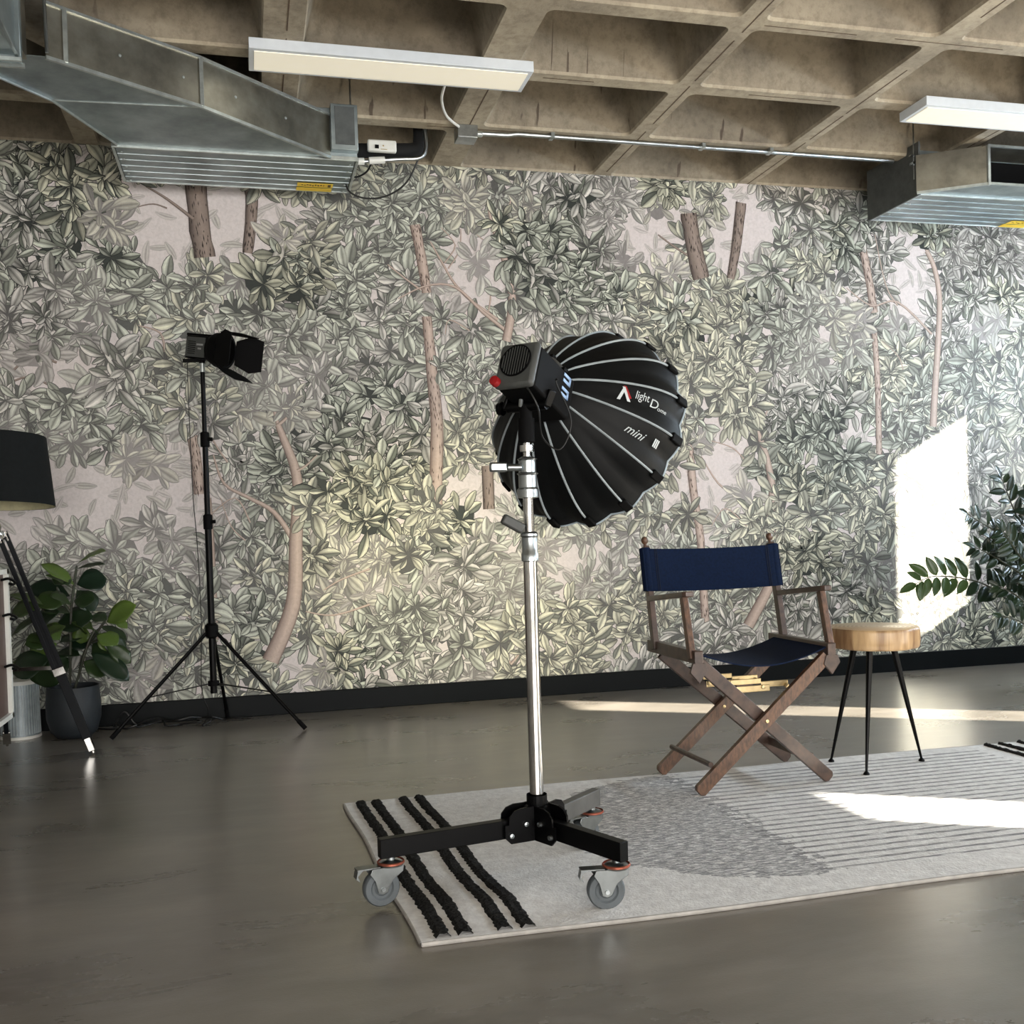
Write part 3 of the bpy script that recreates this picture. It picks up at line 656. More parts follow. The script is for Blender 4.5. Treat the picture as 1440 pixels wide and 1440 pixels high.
# ------------------------------------------------------------------ rug
RX0, RX1, RY0, RY1 = .275, 3.02, 2.165, 3.40
def rug_mat():
    m, nt, b = newmat('woven_rug'); L = nt.links.new
    tc = N(nt, 'ShaderNodeTexCoord'); sx = N(nt, 'ShaderNodeSeparateXYZ'); L(tc.outputs['Object'], sx.inputs[0])
    def mth(op, a, bb=None, c=None):
        n = N(nt, 'ShaderNodeMath', _operation=op)
        for i, q in enumerate((a, bb, c)):
            if q is None: continue
            if isinstance(q, (int, float)): n.inputs[i].default_value = q
            else: L(q, n.inputs[i])
        return n.outputs[0]
    X, Y = mth('ADD', sx.outputs[0], RX0), mth('ADD', sx.outputs[1], RY0)
    n1 = N(nt, 'ShaderNodeTexNoise', Scale=45, Detail=3); L(tc.outputs['Object'], n1.inputs['Vector'])
    mp = N(nt, 'ShaderNodeMapping'); mp.inputs['Scale'].default_value = (28, 190, 1); L(tc.outputs['Object'], mp.inputs[0])
    n2 = N(nt, 'ShaderNodeTexNoise', Scale=1, Detail=2, Roughness=.7); L(mp.outputs[0], n2.inputs['Vector'])
    mp3 = N(nt, 'ShaderNodeMapping'); mp3.inputs['Scale'].default_value = (14, 300, 1); L(tc.outputs['Object'], mp3.inputs[0])
    n3 = N(nt, 'ShaderNodeTexNoise', Scale=1, Detail=2); L(mp3.outputs[0], n3.inputs['Vector'])
    # speckled half disc
    dx = mth('SUBTRACT', X, 1.37); dy = mth('SUBTRACT', Y, 2.83)
    rad = mth('SQRT', mth('ADD', mth('MULTIPLY', dx, dx), mth('MULTIPLY', dy, dy)))
    rad = mth('ADD', rad, mth('MULTIPLY', mth('SUBTRACT', n1.outputs['Fac'], .5), .08))
    disc = mth('MULTIPLY', mth('LESS_THAN', rad, .545), mth('LESS_THAN', mth('ADD', X, mth('MULTIPLY', mth('SUBTRACT', n1.outputs['Fac'], .5), .25)), 1.40))
    spk = mth('MULTIPLY', disc, mth('GREATER_THAN', n2.outputs['Fac'], .47))
    # thin lines
    fr = mth('FRACT', mth('DIVIDE', Y, .0435))
    lnm = mth('MULTIPLY', mth('LESS_THAN', fr, .33), mth('GREATER_THAN', n3.outputs['Fac'], .44))
    reg = mth('MULTIPLY', mth('MULTIPLY', mth('GREATER_THAN', X, 1.36), mth('LESS_THAN', X, 2.62)), mth('MULTIPLY', mth('GREATER_THAN', Y, 2.31), mth('LESS_THAN', Y, 3.32)))
    lnm = mth('MULTIPLY', lnm, reg)
    cr = N(nt, 'ShaderNodeValToRGB'); e = cr.color_ramp.elements; e[0].position = .3; e[1].position = .7; e[0].color = lin((214, 212, 210)); e[1].color = lin((238, 237, 235)); L(n1.outputs['Fac'], cr.inputs[0])
    a = N(nt, 'ShaderNodeMix', _data_type='RGBA'); L(mth('MULTIPLY', spk, .85), a.inputs['Factor']); L(cr.outputs[0], a.inputs['A']); a.inputs['B'].default_value = lin((126, 126, 129))
    c = N(nt, 'ShaderNodeMix', _data_type='RGBA'); L(mth('MULTIPLY', lnm, .85), c.inputs['Factor']); L(a.outputs['Result'], c.inputs['A']); c.inputs['B'].default_value = lin((104, 104, 106))
    L(c.outputs['Result'], b.inputs['Base Color']); b.inputs['Roughness'].default_value = .95; b.inputs['Specular IOR Level'].default_value = .1
    b.inputs['Sheen Weight'].default_value = .1
    n4 = N(nt, 'ShaderNodeTexNoise', Scale=140, Detail=3); L(tc.outputs['Object'], n4.inputs['Vector'])
    bp = N(nt, 'ShaderNodeBump', Strength=.5, Distance=.004); L(n4.outputs['Fac'], bp.inputs['Height']); L(bp.outputs[0], b.inputs['Normal'])
    return m
def rug_h(x, y):
    h = .010
    h += .009*math.exp(-((x-.56)**2/.012+(y-2.36)**2/.006))+.006*math.exp(-((x-.70)**2/.01+(y-2.46)**2/.004))+.006*math.exp(-((x-.42)**2/.004+(y-2.40)**2/.01))
    return h
t = thing('area_rug', 'cream rug with black end stripes and a grey patterned middle on the floor', 'rug', (RX0, RY0, 0))
b = MB(); nx, ny = 110, 50
def rug_w(x, y):   # slightly uneven cut edges
    u = (x-RX0)/(RX1-RX0); v = (y-RY0)/(RY1-RY0)
    return x+(.05*(1-u)*(1-v)*1.0 if True else 0)+.004*math.sin(y*9)*(1-u), y+.006*math.sin(x*5)*(1-2*v)
vs = []
for i in range(nx+1):
    for j in range(ny+1):
        x = RX0+(RX1-RX0)*i/nx; y = RY0+(RY1-RY0)*j/ny; xx, yy = rug_w(x, y); vs.append((xx, yy, rug_h(xx, yy)))
fs = [(i*(ny+1)+j, (i+1)*(ny+1)+j, (i+1)*(ny+1)+j+1, i*(ny+1)+j+1) for i in range(nx) for j in range(ny)]
b.add(vs, fs)
rim = [(i, 0) for i in range(nx+1)]+[(nx, j) for j in range(1, ny+1)]+[(i, ny) for i in range(nx-1, -1, -1)]+[(0, j) for j in range(ny-1, 0, -1)]
o0 = len(b.v); b.v += [Vector((vs[i*(ny+1)+j][0], vs[i*(ny+1)+j][1], .001)) for i, j in rim]; k = len(rim)
for q in range(k):
    q2 = (q+1) % k; i, j = rim[q]; i2, j2 = rim[q2]; b.f.append((o0+q, o0+q2, i2*(ny+1)+j2, i*(ny+1)+j)); b.mi.append(0)
ro = b.build('woven_field', rug_mat(), t, angle=60); 
bd = MB(); path = [vs[i*(ny+1)+j] for i, j in rim]; path.append(path[0]); bd.tube([(x, y, .0055) for x, y, z in path], .0052, 6, cap=False)
bd.build('binding', mat('rug_binding', (186, 182, 176), .9), t)
rr = random.Random(5)
tuft = mat('black_tufted_pile', (58, 58, 58), .95, spec=.1, c2=(9, 9, 10), scale=170, bump=.8, bscale=300)
for xs in (.322, .372, .462, .515, 2.70, 2.765, 2.85, 2.91):
    b = MB(); ny2 = 130; vs = []; wd = .0185 if xs < 1 else .012
    for j in range(ny2+1):
        y = RY0+.012+(RY1-RY0-.024)*j/ny2
        for q in range(5):
            u = (q-2)/2; x, yy = rug_w(xs+.004, y); x += u*(wd+rr.uniform(-.0035, .002)); hh = rug_h(x, y)+(.0075 if abs(u) < .9 else -.001)+rr.uniform(-.002, .003)*(abs(u) < .9)
            vs.append((x+rr.uniform(-.0015, .0015), yy, hh))
    b.add(vs, [(j*5+q, j*5+q+1, (j+1)*5+q+1, (j+1)*5+q) for j in range(ny2) for q in range(4)])
    so_ = b.build('stripe', tuft, t); so_['label'] = 'black tufted stripe'

# ------------------------------------------------------------------ director chair
t = thing('director_chair', 'folding wooden director chair with navy blue canvas seat and back', 'chair', (1.62, 3.24, .012))
YF, YK = 3.09, 3.40
fl_, fr_, bl_, br_ = V(1.376, YF, .02), V(1.868, YF, .02), V(1.37, YK, .02), V(1.886, YK, .02)
tL, tR = 1.385, 1.862; ZR = .435
def xleg(a, b_, side):
    m_ = MB(); a = Vector(a); b_ = Vector(b_); m_.beam(a, b_, .020, .038, up=(0, 1, 0)); return m_
# front X: two crossing bars at slightly different depth, back X likewise
for a, b_, dy in ((fl_, V(tR-.015, YF+.0, ZR), -.014), (fr_, V(tL+.015, YF, ZR), .014), (bl_, V(tR-.015, YK, ZR), -.014), (br_, V(tL+.015, YK, ZR), .014)):
    q = MB(); A = a+V(0, dy, 0); B = b_+V(0, dy, 0); d = (B-A).normalized(); sd = V(d.z, 0, -d.x); hw = .021; th = .010
    ch = .010
    poly = [(ch, -hw), ((B-A).length, -hw), ((B-A).length, hw), (ch, hw), (0, hw-ch), (0, -hw+ch)]
    q.prism(poly, A, d, sd, th*2)
    lo = q.build('leg', M['wood'] if dy < 0 else M['wooddark'], t, bevel=.002, smooth=False)
    bt = MB(); P = A+(B-A)*.52; bt.lathe([(.0, -.004), (.006, -.003), (.006, 0)], P+V(0, -.010, 0), (0, 1, 0), 10); bt.build('pivot_bolt', M['brass'], lo)
q = MB(); q.tube([(1.425, YF-.01, .105), (1.42, YK-.01, .105)], .009, 10); q.build('stretcher', M['wooddark'], t)
q = MB(); q.beam((1.80, YF+.01, .095), (1.81, YK+.01, .095), .014, .03); q.build('stretcher', M['wooddark'], t, bevel=.002)
for x, s_ in ((tL, -1), (tR, 1)):
    q = MB(); q.box((x, (YF+YK)/2+.022, .458), (.030, .41, .042)); q.build('seat_rail', M['wooddark'], t, bevel=.003, smooth=False)
    q = MB(); q.prism([(-.02, .02), (.02, .02), (.03, -.005), (.0, -.045), (-.03, -.01)], (x, YF-.022, .42), (1, 0, 0), (0, 0, 1), .012); q.build('rail_bracket', M['brass'] if False else M['wooddark'], t, bevel=.001, smooth=False)
    # posts
    bx_ = x+s_*.012
    q = MB(); q.beam((bx_, YK+.0, .45), (bx_-s_*.004, YK+.082, .812), .022, .030, up=(0, 1, 0)); po = q.build('back_post', M['wooddark'], t, bevel=.003, smooth=False)
    q = MB(); o_ = V(bx_-s_*.004, YK+.083, .812); ax = V(0, .2, 1).normalized()
    q.lathe([(.007, 0), (.006, .008), (.011, .014), (.0135, .022), (.011, .031), (.004, .036), (0, .037)], o_, ax, 16); q.build('finial', M['wood'], po)
    q = MB(); q.beam((bx_, YF+.0, .45), (bx_, YF+.055, .648), .022, .026, up=(0, 1, 0)); q.build('arm_post', M['wood'], t, bevel=.003, smooth=False)
    q = MB(); poly = [(-.021, -.035), (-.012, -.047), (.012, -.047), (.021, -.035), (.019, .17), (.010, YK-YF-.01), (-.010, YK-YF-.01), (-.019, .17)]
    q.prism(poly, (bx_, YF+.055, .656), (1, 0, 0), (0, 1, -.10), .018); q.build('armrest', M['wooddark'], t, bevel=.003, smooth=False)
# back canvas: slight sag between posts, wrapped round them
def slab(fn, nu, nv_, th):
    m_ = MB(); top = [fn(i/nu, j/nv_) for i in range(nu+1) for j in range(nv_+1)]; P = [p for p, n in top]; Q = [p+n*th for p, n in top]; n0 = len(P)
    fs = []; w_ = nv_+1
    for i in range(nu):
        for j in range(nv_): a = i*w_+j; fs += [(a, a+1, a+w_+1, a+w_), (n0+a+w_, n0+a+w_+1, n0+a+1, n0+a)]
    for i in range(nu):
        for j in (0, nv_): a = i*w_+j; fs.append((a, a+w_, n0+a+w_, n0+a))
    for j in range(nv_):
        for i in (0, nu): a = i*w_+j; fs.append((a, a+1, n0+a+1, n0+a))
    m_.add(P+Q, fs); return m_
xl, xr = tL-.012-.016, tR+.012+.016
def back(u, v):
    z = .655+.150*v; x = xl+(xr-xl)*u; tilt = (z-.45)*.215
    y = YK-.021+tilt+.018*math.sin(math.pi*u)*(.6+.4*math.sin(math.pi*v))
    if u < .05 or u > .95: y += .004
    return V(x, y, z-.006*math.sin(math.pi*u)), V(0, 1, -.2)
bo = slab(back, 40, 10, .004).build('back_canvas', M['navy'], t, angle=60)
q = MB()
for x in (xl+.045, xl+.052, xr-.052, xr-.045):
    q.tube([V(x, 0, 0)+V(0, back((x-xl)/(xr-xl), v/8)[0].y-.0012, back((x-xl)/(xr-xl), v/8)[0].z) for v in range(9)], .0011, 5)
q.build('stitching', mat('dark_thread', (8, 18, 38), .9), bo)
q = MB()
for x in (xl+.015, xr-.015): q.tube([(x, YK+.001+(z-.45)*.215, z) for z in (.655, .70, .75, .805)], .0205, 14)
q.build('canvas_sleeve', M['navy'], bo)
def seat(u, v):
    x = tL+.008+(tR-tL-.016)*u; y = YF-.015+(YK+.03-(YF-.015))*v
    return V(x, y, .470-.052*math.sin(math.pi*u)**.9), V(0, 0, -1)
slab(seat, 30, 12, .004).build('seat_canvas', M['navy'], t, angle=60)
for y, zb in ((YF+.035, .335), (YK-.06, .325)):
    q = MB(); q.box((1.60, y, zb+.0), (.13, .004, .022)); q.box((1.685, y+.005, zb+.012), (.10, .004, .020)); q.box((1.575, y-.006, zb+.026), (.11, .004, .018))
    h = q.build('hinge_bracket', M['brass'], t, bevel=.002, smooth=False); h['label'] = 'brass folding hinge'
    q = MB()
    for x in (1.545, 1.64, 1.725): q.lathe([(0, -.004), (.007, -.003), (.008, .004)], (x, y-.004, zb+.004), (0, 1, 0), 10)
    q.build('rivet', M['brass'], h)

# ------------------------------------------------------------------ stool
t = thing('stool', 'round live-edge wood slab stool on three thin black legs', 'stool', (2.135, 3.24, .012))
def endgrain():
    m, nt, b = newmat('slab_wood'); L = nt.links.new
    tc = N(nt, 'ShaderNodeTexCoord'); sx = N(nt, 'ShaderNodeSeparateXYZ'); L(tc.outputs['Object'], sx.inputs[0])
    mp = N(nt, 'ShaderNodeMapping'); mp.inputs['Scale'].default_value = (26, 26, 3); L(tc.outputs['Object'], mp.inputs[0])
    n1 = N(nt, 'ShaderNodeTexNoise', Scale=1, Detail=4, Distortion=.5); L(mp.outputs[0], n1.inputs['Vector'])
    cr = N(nt, 'ShaderNodeValToRGB'); e = cr.color_ramp.elements; e[0].position = .36; e[1].position = .62; e[0].color = lin((122, 92, 64)); e[1].color = lin((190, 160, 120)); L(n1.outputs['Fac'], cr.inputs[0])
    wv = N(nt, 'ShaderNodeTexWave', _wave_type='RINGS', _rings_direction='Z', Scale=22, Distortion=3.5, Detail=2); L(tc.outputs['Object'], wv.inputs['Vector'])
    c2 = N(nt, 'ShaderNodeValToRGB'); e = c2.color_ramp.elements; e[0].color = lin((196, 166, 128)); e[1].color = lin((226, 202, 166)); L(wv.outputs['Fac'], c2.inputs[0])
    ge = N(nt, 'ShaderNodeNewGeometry'); s2 = N(nt, 'ShaderNodeSeparateXYZ'); L(ge.outputs['Normal'], s2.inputs[0])
    gt = N(nt, 'ShaderNodeMath', _operation='GREATER_THAN'); gt.inputs[1].default_value = .8; L(s2.outputs['Z'], gt.inputs[0])
    mx = N(nt, 'ShaderNodeMix', _data_type='RGBA'); L(gt.outputs[0], mx.inputs['Factor']); L(cr.outputs[0], mx.inputs['A']); L(c2.outputs[0], mx.inputs['B'])
    L(mx.outputs['Result'], b.inputs['Base Color']); b.inputs['Roughness'].default_value = .35; return m
q = MB(); n = 56; zt, zb = .507, .435
def rad_(a): return .158*(1+.018*math.sin(3*a+.5)+.012*math.sin(7*a)+.006*math.sin(13*a))
rings = []
for z, k in ((zb, .95), (zb+.006, .985), (zb+.03, 1.0), (zt-.012, .995), (zt-.003, .985), (zt, .965)): rings.append([(2.135+rad_(6.283*i/n)*k*math.cos(6.283*i/n), 3.24+rad_(6.283*i/n)*k*math.sin(6.283*i/n), z) for i in range(n)])
q.add([p for r in rings for p in r], [(j*n+i, j*n+(i+1) % n, (j+1)*n+(i+1) % n, (j+1)*n+i) for j in range(5) for i in range(n)]+[tuple(range(n-1, -1, -1)), tuple(5*n+i for i in range(n))])
q.build('seat', endgrain(), t, angle=50)
for fx, fy in ((2.022, 3.347), (2.026, 3.132), (2.321, 3.24)):
    top = V(2.135+(fx-2.135)*.42, 3.24+(fy-3.24)*.42, zb); ft = V(fx, fy, .018)
    q = MB(); q.tube([top, top.lerp(ft, .5), ft], [.012, .0085, .0042], 10); lg = q.build('leg', M['black'], t)
    q = MB(); q.lathe([(.0, -.005), (.011, -.005), (.010, 0), (.004, .007)], (fx, fy, .016), (0, 0, 1), 12); q.build('foot', M['black'], lg)
q = MB(); q.box((2.135, 3.24, zb-.003), (.14, .14, .005)); q.build('mounting_plate', M['black'], t, smooth=False)

# ------------------------------------------------------------------ rolling stand
PX, PY = .680, 2.50
t = thing('rolling_light_stand', 'chrome rolling light stand with three black legs on grey casters', 'light stand', (PX, PY, 0))
q = MB(); q.tube([(PX, PY, .16), (PX, PY, .862)], .0175, 24); q.build('lower_pole', M['chrome'], t)
q = MB(); q.tube([(PX, PY, .862), (PX, PY, .985)], .0135, 20); q.tube([(PX, PY, .985), (PX, PY, 1.06)], .0105, 20); q.build('upper_pole', M['chrome'], t)
q = MB(); q.lathe([(.0175, -.07), (.0215, -.068), (.0215, -.05), (.0195, -.047), (.0195, -.01), (.0225, -.006), (.0225, .0), (.016, .005)], (PX, PY, .865), (0, 0, 1), 24); c1 = q.build('lower_collar', M['steel'], t)
q = MB(); q.lathe([(.015, -.002), (.027, 0), (.027, .02), (.023, .025), (.023, .055), (.027, .06), (.022, .063), (.022, .092), (.025, .096), (.014, .102)], (PX, PY, .955), (0, 0, 1), 24); c2 = q.build('upper_collar', M['steel'], t)
q = MB(); q.lathe([(.0105, 0), (.0175, .001), (.0175, .017), (.0105, .018)], (PX, PY, 1.068), (0, 0, 1), 20); q.build('spigot_ring', M['chrome'], t)
q = MB(); q.beam((PX-.018, PY-.01, .875), (PX-.072, PY-.018, .905), .018, .026); k_ = q.build('locking_lever', M['darkgrey'], c1, bevel=.005)
q = MB(); q.tube([(PX-.02, PY-.01, 1.030), (PX-.055, PY-.012, 1.030)], .009, 12); q.build('knob_shaft', M['steel'], c2)
q = MB(); q.box((PX-.078, PY-.013, 1.031), (.045, .014, .024)); q.build('knob', M['steel'], c2, bevel=.005)
q = MB(); q.tube([(PX, PY, 1.05), (PX, PY, 1.12)], .0095, 18); q.build('spigot', M['chrome'], t)
# hub
ends = [(V(.272, 2.427, .135), M['black']), (V(.804, 2.211, .135), M['black']), (V(.905, 2.70, .135), M['greymetal'])]
q = MB()
for E_, mm in ends:
    d = (E_-V(PX, PY, .135)); d.z = 0; d.normalize(); s_ = V(-d.y, d.x, 0)
    for sg in (-1, 1):
        poly = [(.0, -.035), (.085, -.035), (.100, -.02), (.100, .012), (.09, .012), (.088, .030), (.075, .044), (.055, .050), (.030, .050), (.0, .052)]
        q.prism(poly, V(PX, PY, .137)+s_*sg*.024, d, V(0, 0, 1), .005)
q.lathe([(.030, -.03), (.034, -.02), (.034, .045), (.026, .05), (.026, .075)], (PX, PY, .135), (0, 0, 1), 20)
hb = q.build('hub', M['black'], t, smooth=False)
q = MB()
for E_, mm in ends:
    d = (E_-V(PX, PY, .135)); d.z = 0; d.normalize(); s_ = V(-d.y, d.x, 0)
    for sg in (-1, 1):
        for a_, h_ in ((.045, .012), (.085, -.012)): q.lathe([(0, .008), (.006, .007), (.007, 0)], V(PX, PY, .135)+d*a_+s_*sg*.0265+V(0, 0, h_), s_*sg, 10)
q.build('hub_bolt', M['steel'], hb)
def caster(parent, P, swing):
    sw = V(math.cos(swing), math.sin(swing), 0); s_ = V(-sw.y, sw.x, 0)
    c0 = MB(); c0.lathe([(.0, 0), (.020, 0), (.030, .003), (.031, .008), (.024, .013), (.010, .016), (.010, .026)], V(P.x, P.y, .090), (0, 0, 1), 24)
    cs = c0.build('caster', M['steel'], parent)
    q = MB(); q.lathe([(.031, 0), (.033, .002), (.033, .005), (.031, .007)], V(P.x, P.y, .0965), (0, 0, 1), 24); q.build('bearing_ring', M['copper'], cs)
    W = V(P.x, P.y, .0435)+sw*.026
    q = MB()
    for sg in (-1, 1):
        poly = [(-.026, .050), (.050, .050), (.056, .038), (.044, .020), (.037, -.008), (.026, -.013), (.015, -.008), (.002, .018), (-.024, .036)]
        q.prism(poly, V(P.x, P.y, .0435)+s_*sg*.0175, sw, V(0, 0, 1), .003)
    q.prism([(-.02, -.0175), (.050, -.0175), (.050, .0175), (-.02, .0175)], V(P.x, P.y, .090), sw, s_, .004)
    q.build('fork', M['fork'], cs, bevel=.001, smooth=False)
    q = MB(); q.lathe([(.0, -.012), (.015, -.012), (.018, -.009), (.024, -.009), (.028, -.013), (.040, -.013), (.0435, -.008), (.0435, .008), (.040, .013), (.028, .013), (.024, .009), (.018, .009), (.015, .012), (.0, .012)], W, s_, 36); q.build('wheel', M['greyrubber'], cs)
    q = MB(); q.tube([W-s_*.024, W+s_*.024], .005, 10); q.build('axle', M['steel'], cs)
    q = MB(); q.prism([(.030, -.015), (.085, -.014), (.085, .014), (.030, .015)], V(P.x, P.y, .094), sw, s_, .003); q.prism([(0, 0), (.012, 0), (.016, -.018), (.006, -.026), (.012, -.012)], V(P.x, P.y, .092)+sw*.072, sw, V(0, 0, 1), .026); q.build('brake_pedal', M['fork'], cs, smooth=False)
for (E_, mm), sw in zip(ends, (math.radians(190), math.radians(172), math.radians(200))):
    O_ = V(PX, PY, .135); d = (E_-O_).normalized()
    q = MB(); q.beam(O_+d*.03, E_, .026, .046); lo = q.build('leg', mm, t, bevel=.002, smooth=False)
    lo['label'] = 'grey leg' if mm is M['greymetal'] else 'black leg'
    caster(lo, E_-d*.028, sw)

# ------------------------------------------------------------------ softbox and studio light
AX = (RX*.52-UX*.33+FX*.79).normalized()
SX = AX.cross(V(0, 0, 1)).normalized(); SU = SX.cross(AX).normalized()
APEX = ray_at(762, 545, 2.62); DEP, R0, R1 = .262, .070, .285
def prof(s):
    return R0+(R1-R0)*math.sin(math.pi/2*min(s, 1))**.82
t = thing('softbox', 'black dome softbox with grey piping mounted on the studio light', 'softbox', APEX)
NR_ = 16
def dome_pt(s, ang, flat=True, push=0):
    seg = 2*math.pi/NR_; k = math.floor(ang/seg); da = ang-(k+.5)*seg
    r = prof(s)
    fa = 1-.055*max(0, abs(da)*2/seg)**1.2*min(1, s*1.5)
    r = r*fa+push
    return APEX+AX*(DEP*s)+(SX*math.cos(ang)+SU*math.sin(ang))*r
PH = math.radians(7)
q = MB(); ns, na = 18, NR_*8
vs = [dome_pt(i/ns, 2*math.pi*j/na) for i in range(ns+1) for j in range(na)]
# skirt beyond the rim
vs += [dome_pt(1, 2*math.pi*j/na)+AX*.022 for j in range(na)]
vs += [dome_pt(1, 2*math.pi*j/na, push=-.004)+AX*.020 for j in range(na)]
q.add(vs, [(i*na+j, i*na+(j+1) % na, (i+1)*na+(j+1) % na, (i+1)*na+j) for i in range(ns+2) for j in range(na)])
q.build('shell', M['fabric'], t, angle=50)
for k in range(NR_):
    a = 2*math.pi*(k+.5)/NR_
    q = MB(); q.tube([dome_pt(i/16*.90, a, push=.0015) for i in range(17)], [.0022]+[.0032]*15+[.0026], 6); q.build('piping', M['piping'], t)
    q = MB(); P0 = dome_pt(.88, a, push=.003); P1 = dome_pt(1, a, push=.006)+AX*.014; q.beam(P0, P1, .024, .010, up=(P0-APEX).cross(AX).cross(AX)); q.build('rib_pocket', M['blackmatte'], t, bevel=.003)
q = MB(); vs = [APEX+AX*(DEP+.004)]+[dome_pt(1, 2*math.pi*j/na, push=-.004)+AX*.004 for j in range(na)]; q.add(vs, [(0, 1+j, 1+(j+1) % na) for j in range(na)]); q.build('front_diffuser', mat('white_diffusion_cloth', (225, 228, 232), .9), t)
q = MB(); ring = [dome_pt(1, 2*math.pi*j/na, push=.0005)+AX*.022 for j in range(na)]; ring.append(ring[0]); q.tube(ring, .0028, 6, cap=False); q.build('rim_piping', mat('pale_rim', (172, 186, 196), .6), t)
q = MB(); q.lathe([(.050, -.045), (.072, -.040), (.078, -.030), (.078, -.012), (.070, -.008), (.074, 0), (.074, .010)], APEX, AX, 32); rg = q.build('speed_ring', M['darkgrey'], t)
q = MB()
for k in range(8):
    a = 2*math.pi*(k+.5)/8; P = APEX+AX*-.02+(SX*math.cos(a)+SU*math.sin(a))*.080; q.box(P, (.012, .012, .02), Matrix((SX, SU, AX)).transposed())
q.build('ring_clip', M['black'], rg, bevel=.002)
# lettering on two panels
def place_flat(vsx, fsx, mid_ang, s0, matl, name, parent=None):
    P = []
    for v in vsx:
        s = s0; x = v[0]
        # walk out along the panel centre line by arc length x
        step = .004; d = 0; p = dome_pt(s, mid_ang)
        while d < x and s < 1:
            s += .01; p2 = dome_pt(s, mid_ang); d += (p2-p).length; p = p2
        tang = (dome_pt(min(s+.01, 1), mid_ang)-dome_pt(s-.01, mid_ang)).normalized()
        acr = AX.cross(p-APEX-AX*AX.dot(p-APEX)).normalized()
        nrm = tang.cross(acr).normalized()
        if nrm.dot(p-APEX-AX*DEP*.8) < 0: nrm = -nrm
        rr_ = (p-APEX-AX*AX.dot(p-APEX)).length
        P.append(dome_pt(s, mid_ang-0*v[1])+acr*(-v[1])*TEXTSIGN+nrm*.0035+tang*(x-d))
    q = MB(); q.add(P, fsx); return q.build(name, matl, parent or t, smooth=False)
TEXTSIGN = 1
def locate(px, py):
    # panel coordinates (angle, distance along the dome) of the printed mark
    best = None
    for k in range(720):
        a = 2*math.pi*k/720
        for i in range(20, 100, 2):
            P = dome_pt(i/100, a); n_ = P-(APEX+AX*DEP)
            if (CAM-P).dot(n_) <= 0: continue
            D = P-CAM; z_ = D.dot(FX); x = 720+1456*D.dot(RX)/z_; y = 781-1456*D.dot(UX)/z_; e_ = math.hypot(x-px, y-py)
            if best is None or e_ < best[0]: best = (e_, a, i/100)
    return best[1], best[2]
LG = mat('white_lettering', (205, 212, 214), .6)
def word(txt, px, py, size, shear=.2, xs=1, bold=0):
    cu = bpy.data.curves.new('lettering', 'FONT'); cu.body = txt; cu.size = size; cu.shear = shear; cu.align_y = 'CENTER'; cu.resolution_u = 3; cu.offset = bold
    o = bpy.data.objects.new('tmp', cu); COL.objects.link(o); me = bpy.data.meshes.new_from_object(o.evaluated_get(bpy.context.evaluated_depsgraph_get()))
    vv = [(v.co.x*xs, v.co.y) for v in me.vertices]; ff = [tuple(p.vertices) for p in me.polygons]; bpy.data.objects.remove(o)
    a, s0 = locate(px, py); return place_flat(vv, ff, a, s0, LG, 'lettering')
word('light', 892, 556, .034, .25, .72); word('D', 911, 566, .036, .2, 1.1); word('ome', 923, 575, .018, .2)
word('mini', 879, 601, .034, .45, 1.0); word('III', 918, 622, .030, .0, .8, .0012)
a, s0 = locate(868, 551)
ch = [((.002, -.021), (.011, -.021), (.023, .010), (.018, .018)), ((.014, .018), (.022, .018), (.040, -.021), (.031, -.021))]
for P4 in ch: place_flat(list(P4), [(0, 1, 2, 3)], a, s0, LG, 'chevron_mark')
place_flat([(.017, .021), (.025, .021), (.042, -.010), (.036, -.013)], [(0, 1, 2, 3)], a, s0, M['red'], 'red_mark')

t = thing('studio_light', 'black studio lamp head with vented grey back plate holding the softbox', 'studio light', (PX, PY, 1.12))
LC = ray_at(750, 537, 2.50)       # centre of the lamp body
AX = (RX*.50-UX*.36+FX*.79).normalized(); SX = AX.cross(V(0, 0, 1)).normalized(); SU = SX.cross(AX).normalized()
UP = SU; R_ = Matrix((AX, SX, UP)).transposed()
q = MB(); q.box(LC+AX*.02, (.18, .104, .112), R_); q.build('body', M['blackmatte'], t, bevel=.006)
q = MB(); q.box(LC-AX*.078, (.022, .108, .120), R_); bp_ = q.build('back_plate', mat('grey_back_plate', (72, 74, 72), .5), t, bevel=.009)
q = MB(); C0 = LC-AX*.0905-SX*.000+UP*.008
q.lathe([(.043, 0), (.043, .004), (.040, .004), (.040, .001), (0, .001)], C0, -AX, 32)
q.build('fan_vent', M['blackmatte'], bp_)
q = MB()
for k in range(-5, 6):
    h_ = math.sqrt(.040**2-(k*.0072)**2); q.beam(C0-AX*.002+SX*k*.0072-UP*h_, C0-AX*.002+SX*k*.0072+UP*h_, .002, .003, up=tuple(AX))
q.build('vent_slat', M['darkgrey'], bp_)
q = MB(); q.lathe([(0, .016), (.012, .014), (.013, 0)], LC-AX*.091-SX*.044-UP*.048, -AX, 18); q.build('red_dial', M['red'], bp_)
q = MB()
for k in (0, 1):
    base_ = LC+SX*.0532-UP*(.006-.038*(1-k))+AX*.052
    for a0_, a1_, h0_, h1_ in ((0, .036, .010, .018), (0, .036, -.006, .002), (.028, .036, -.006, .018)):
        q.prism([(a0_, h0_), (a1_, h0_-.0), (a1_, h1_), (a0_, h1_)], base_, AX, UP, .0015)
q.build('side_logo', M['bluelogo'], t, smooth=False)
q = MB(); q.prism([(-.02, .03), (.012, .03), (.012, .02)], LC+UP*.058, AX, SX, .002); q.build('top_logo', M['bluelogo'], t, smooth=False)
q = MB(); q.tube([LC+AX*.09, APEX-AX*.04], .045, 24); q.build('mount_collar', M['darkgrey'], t)
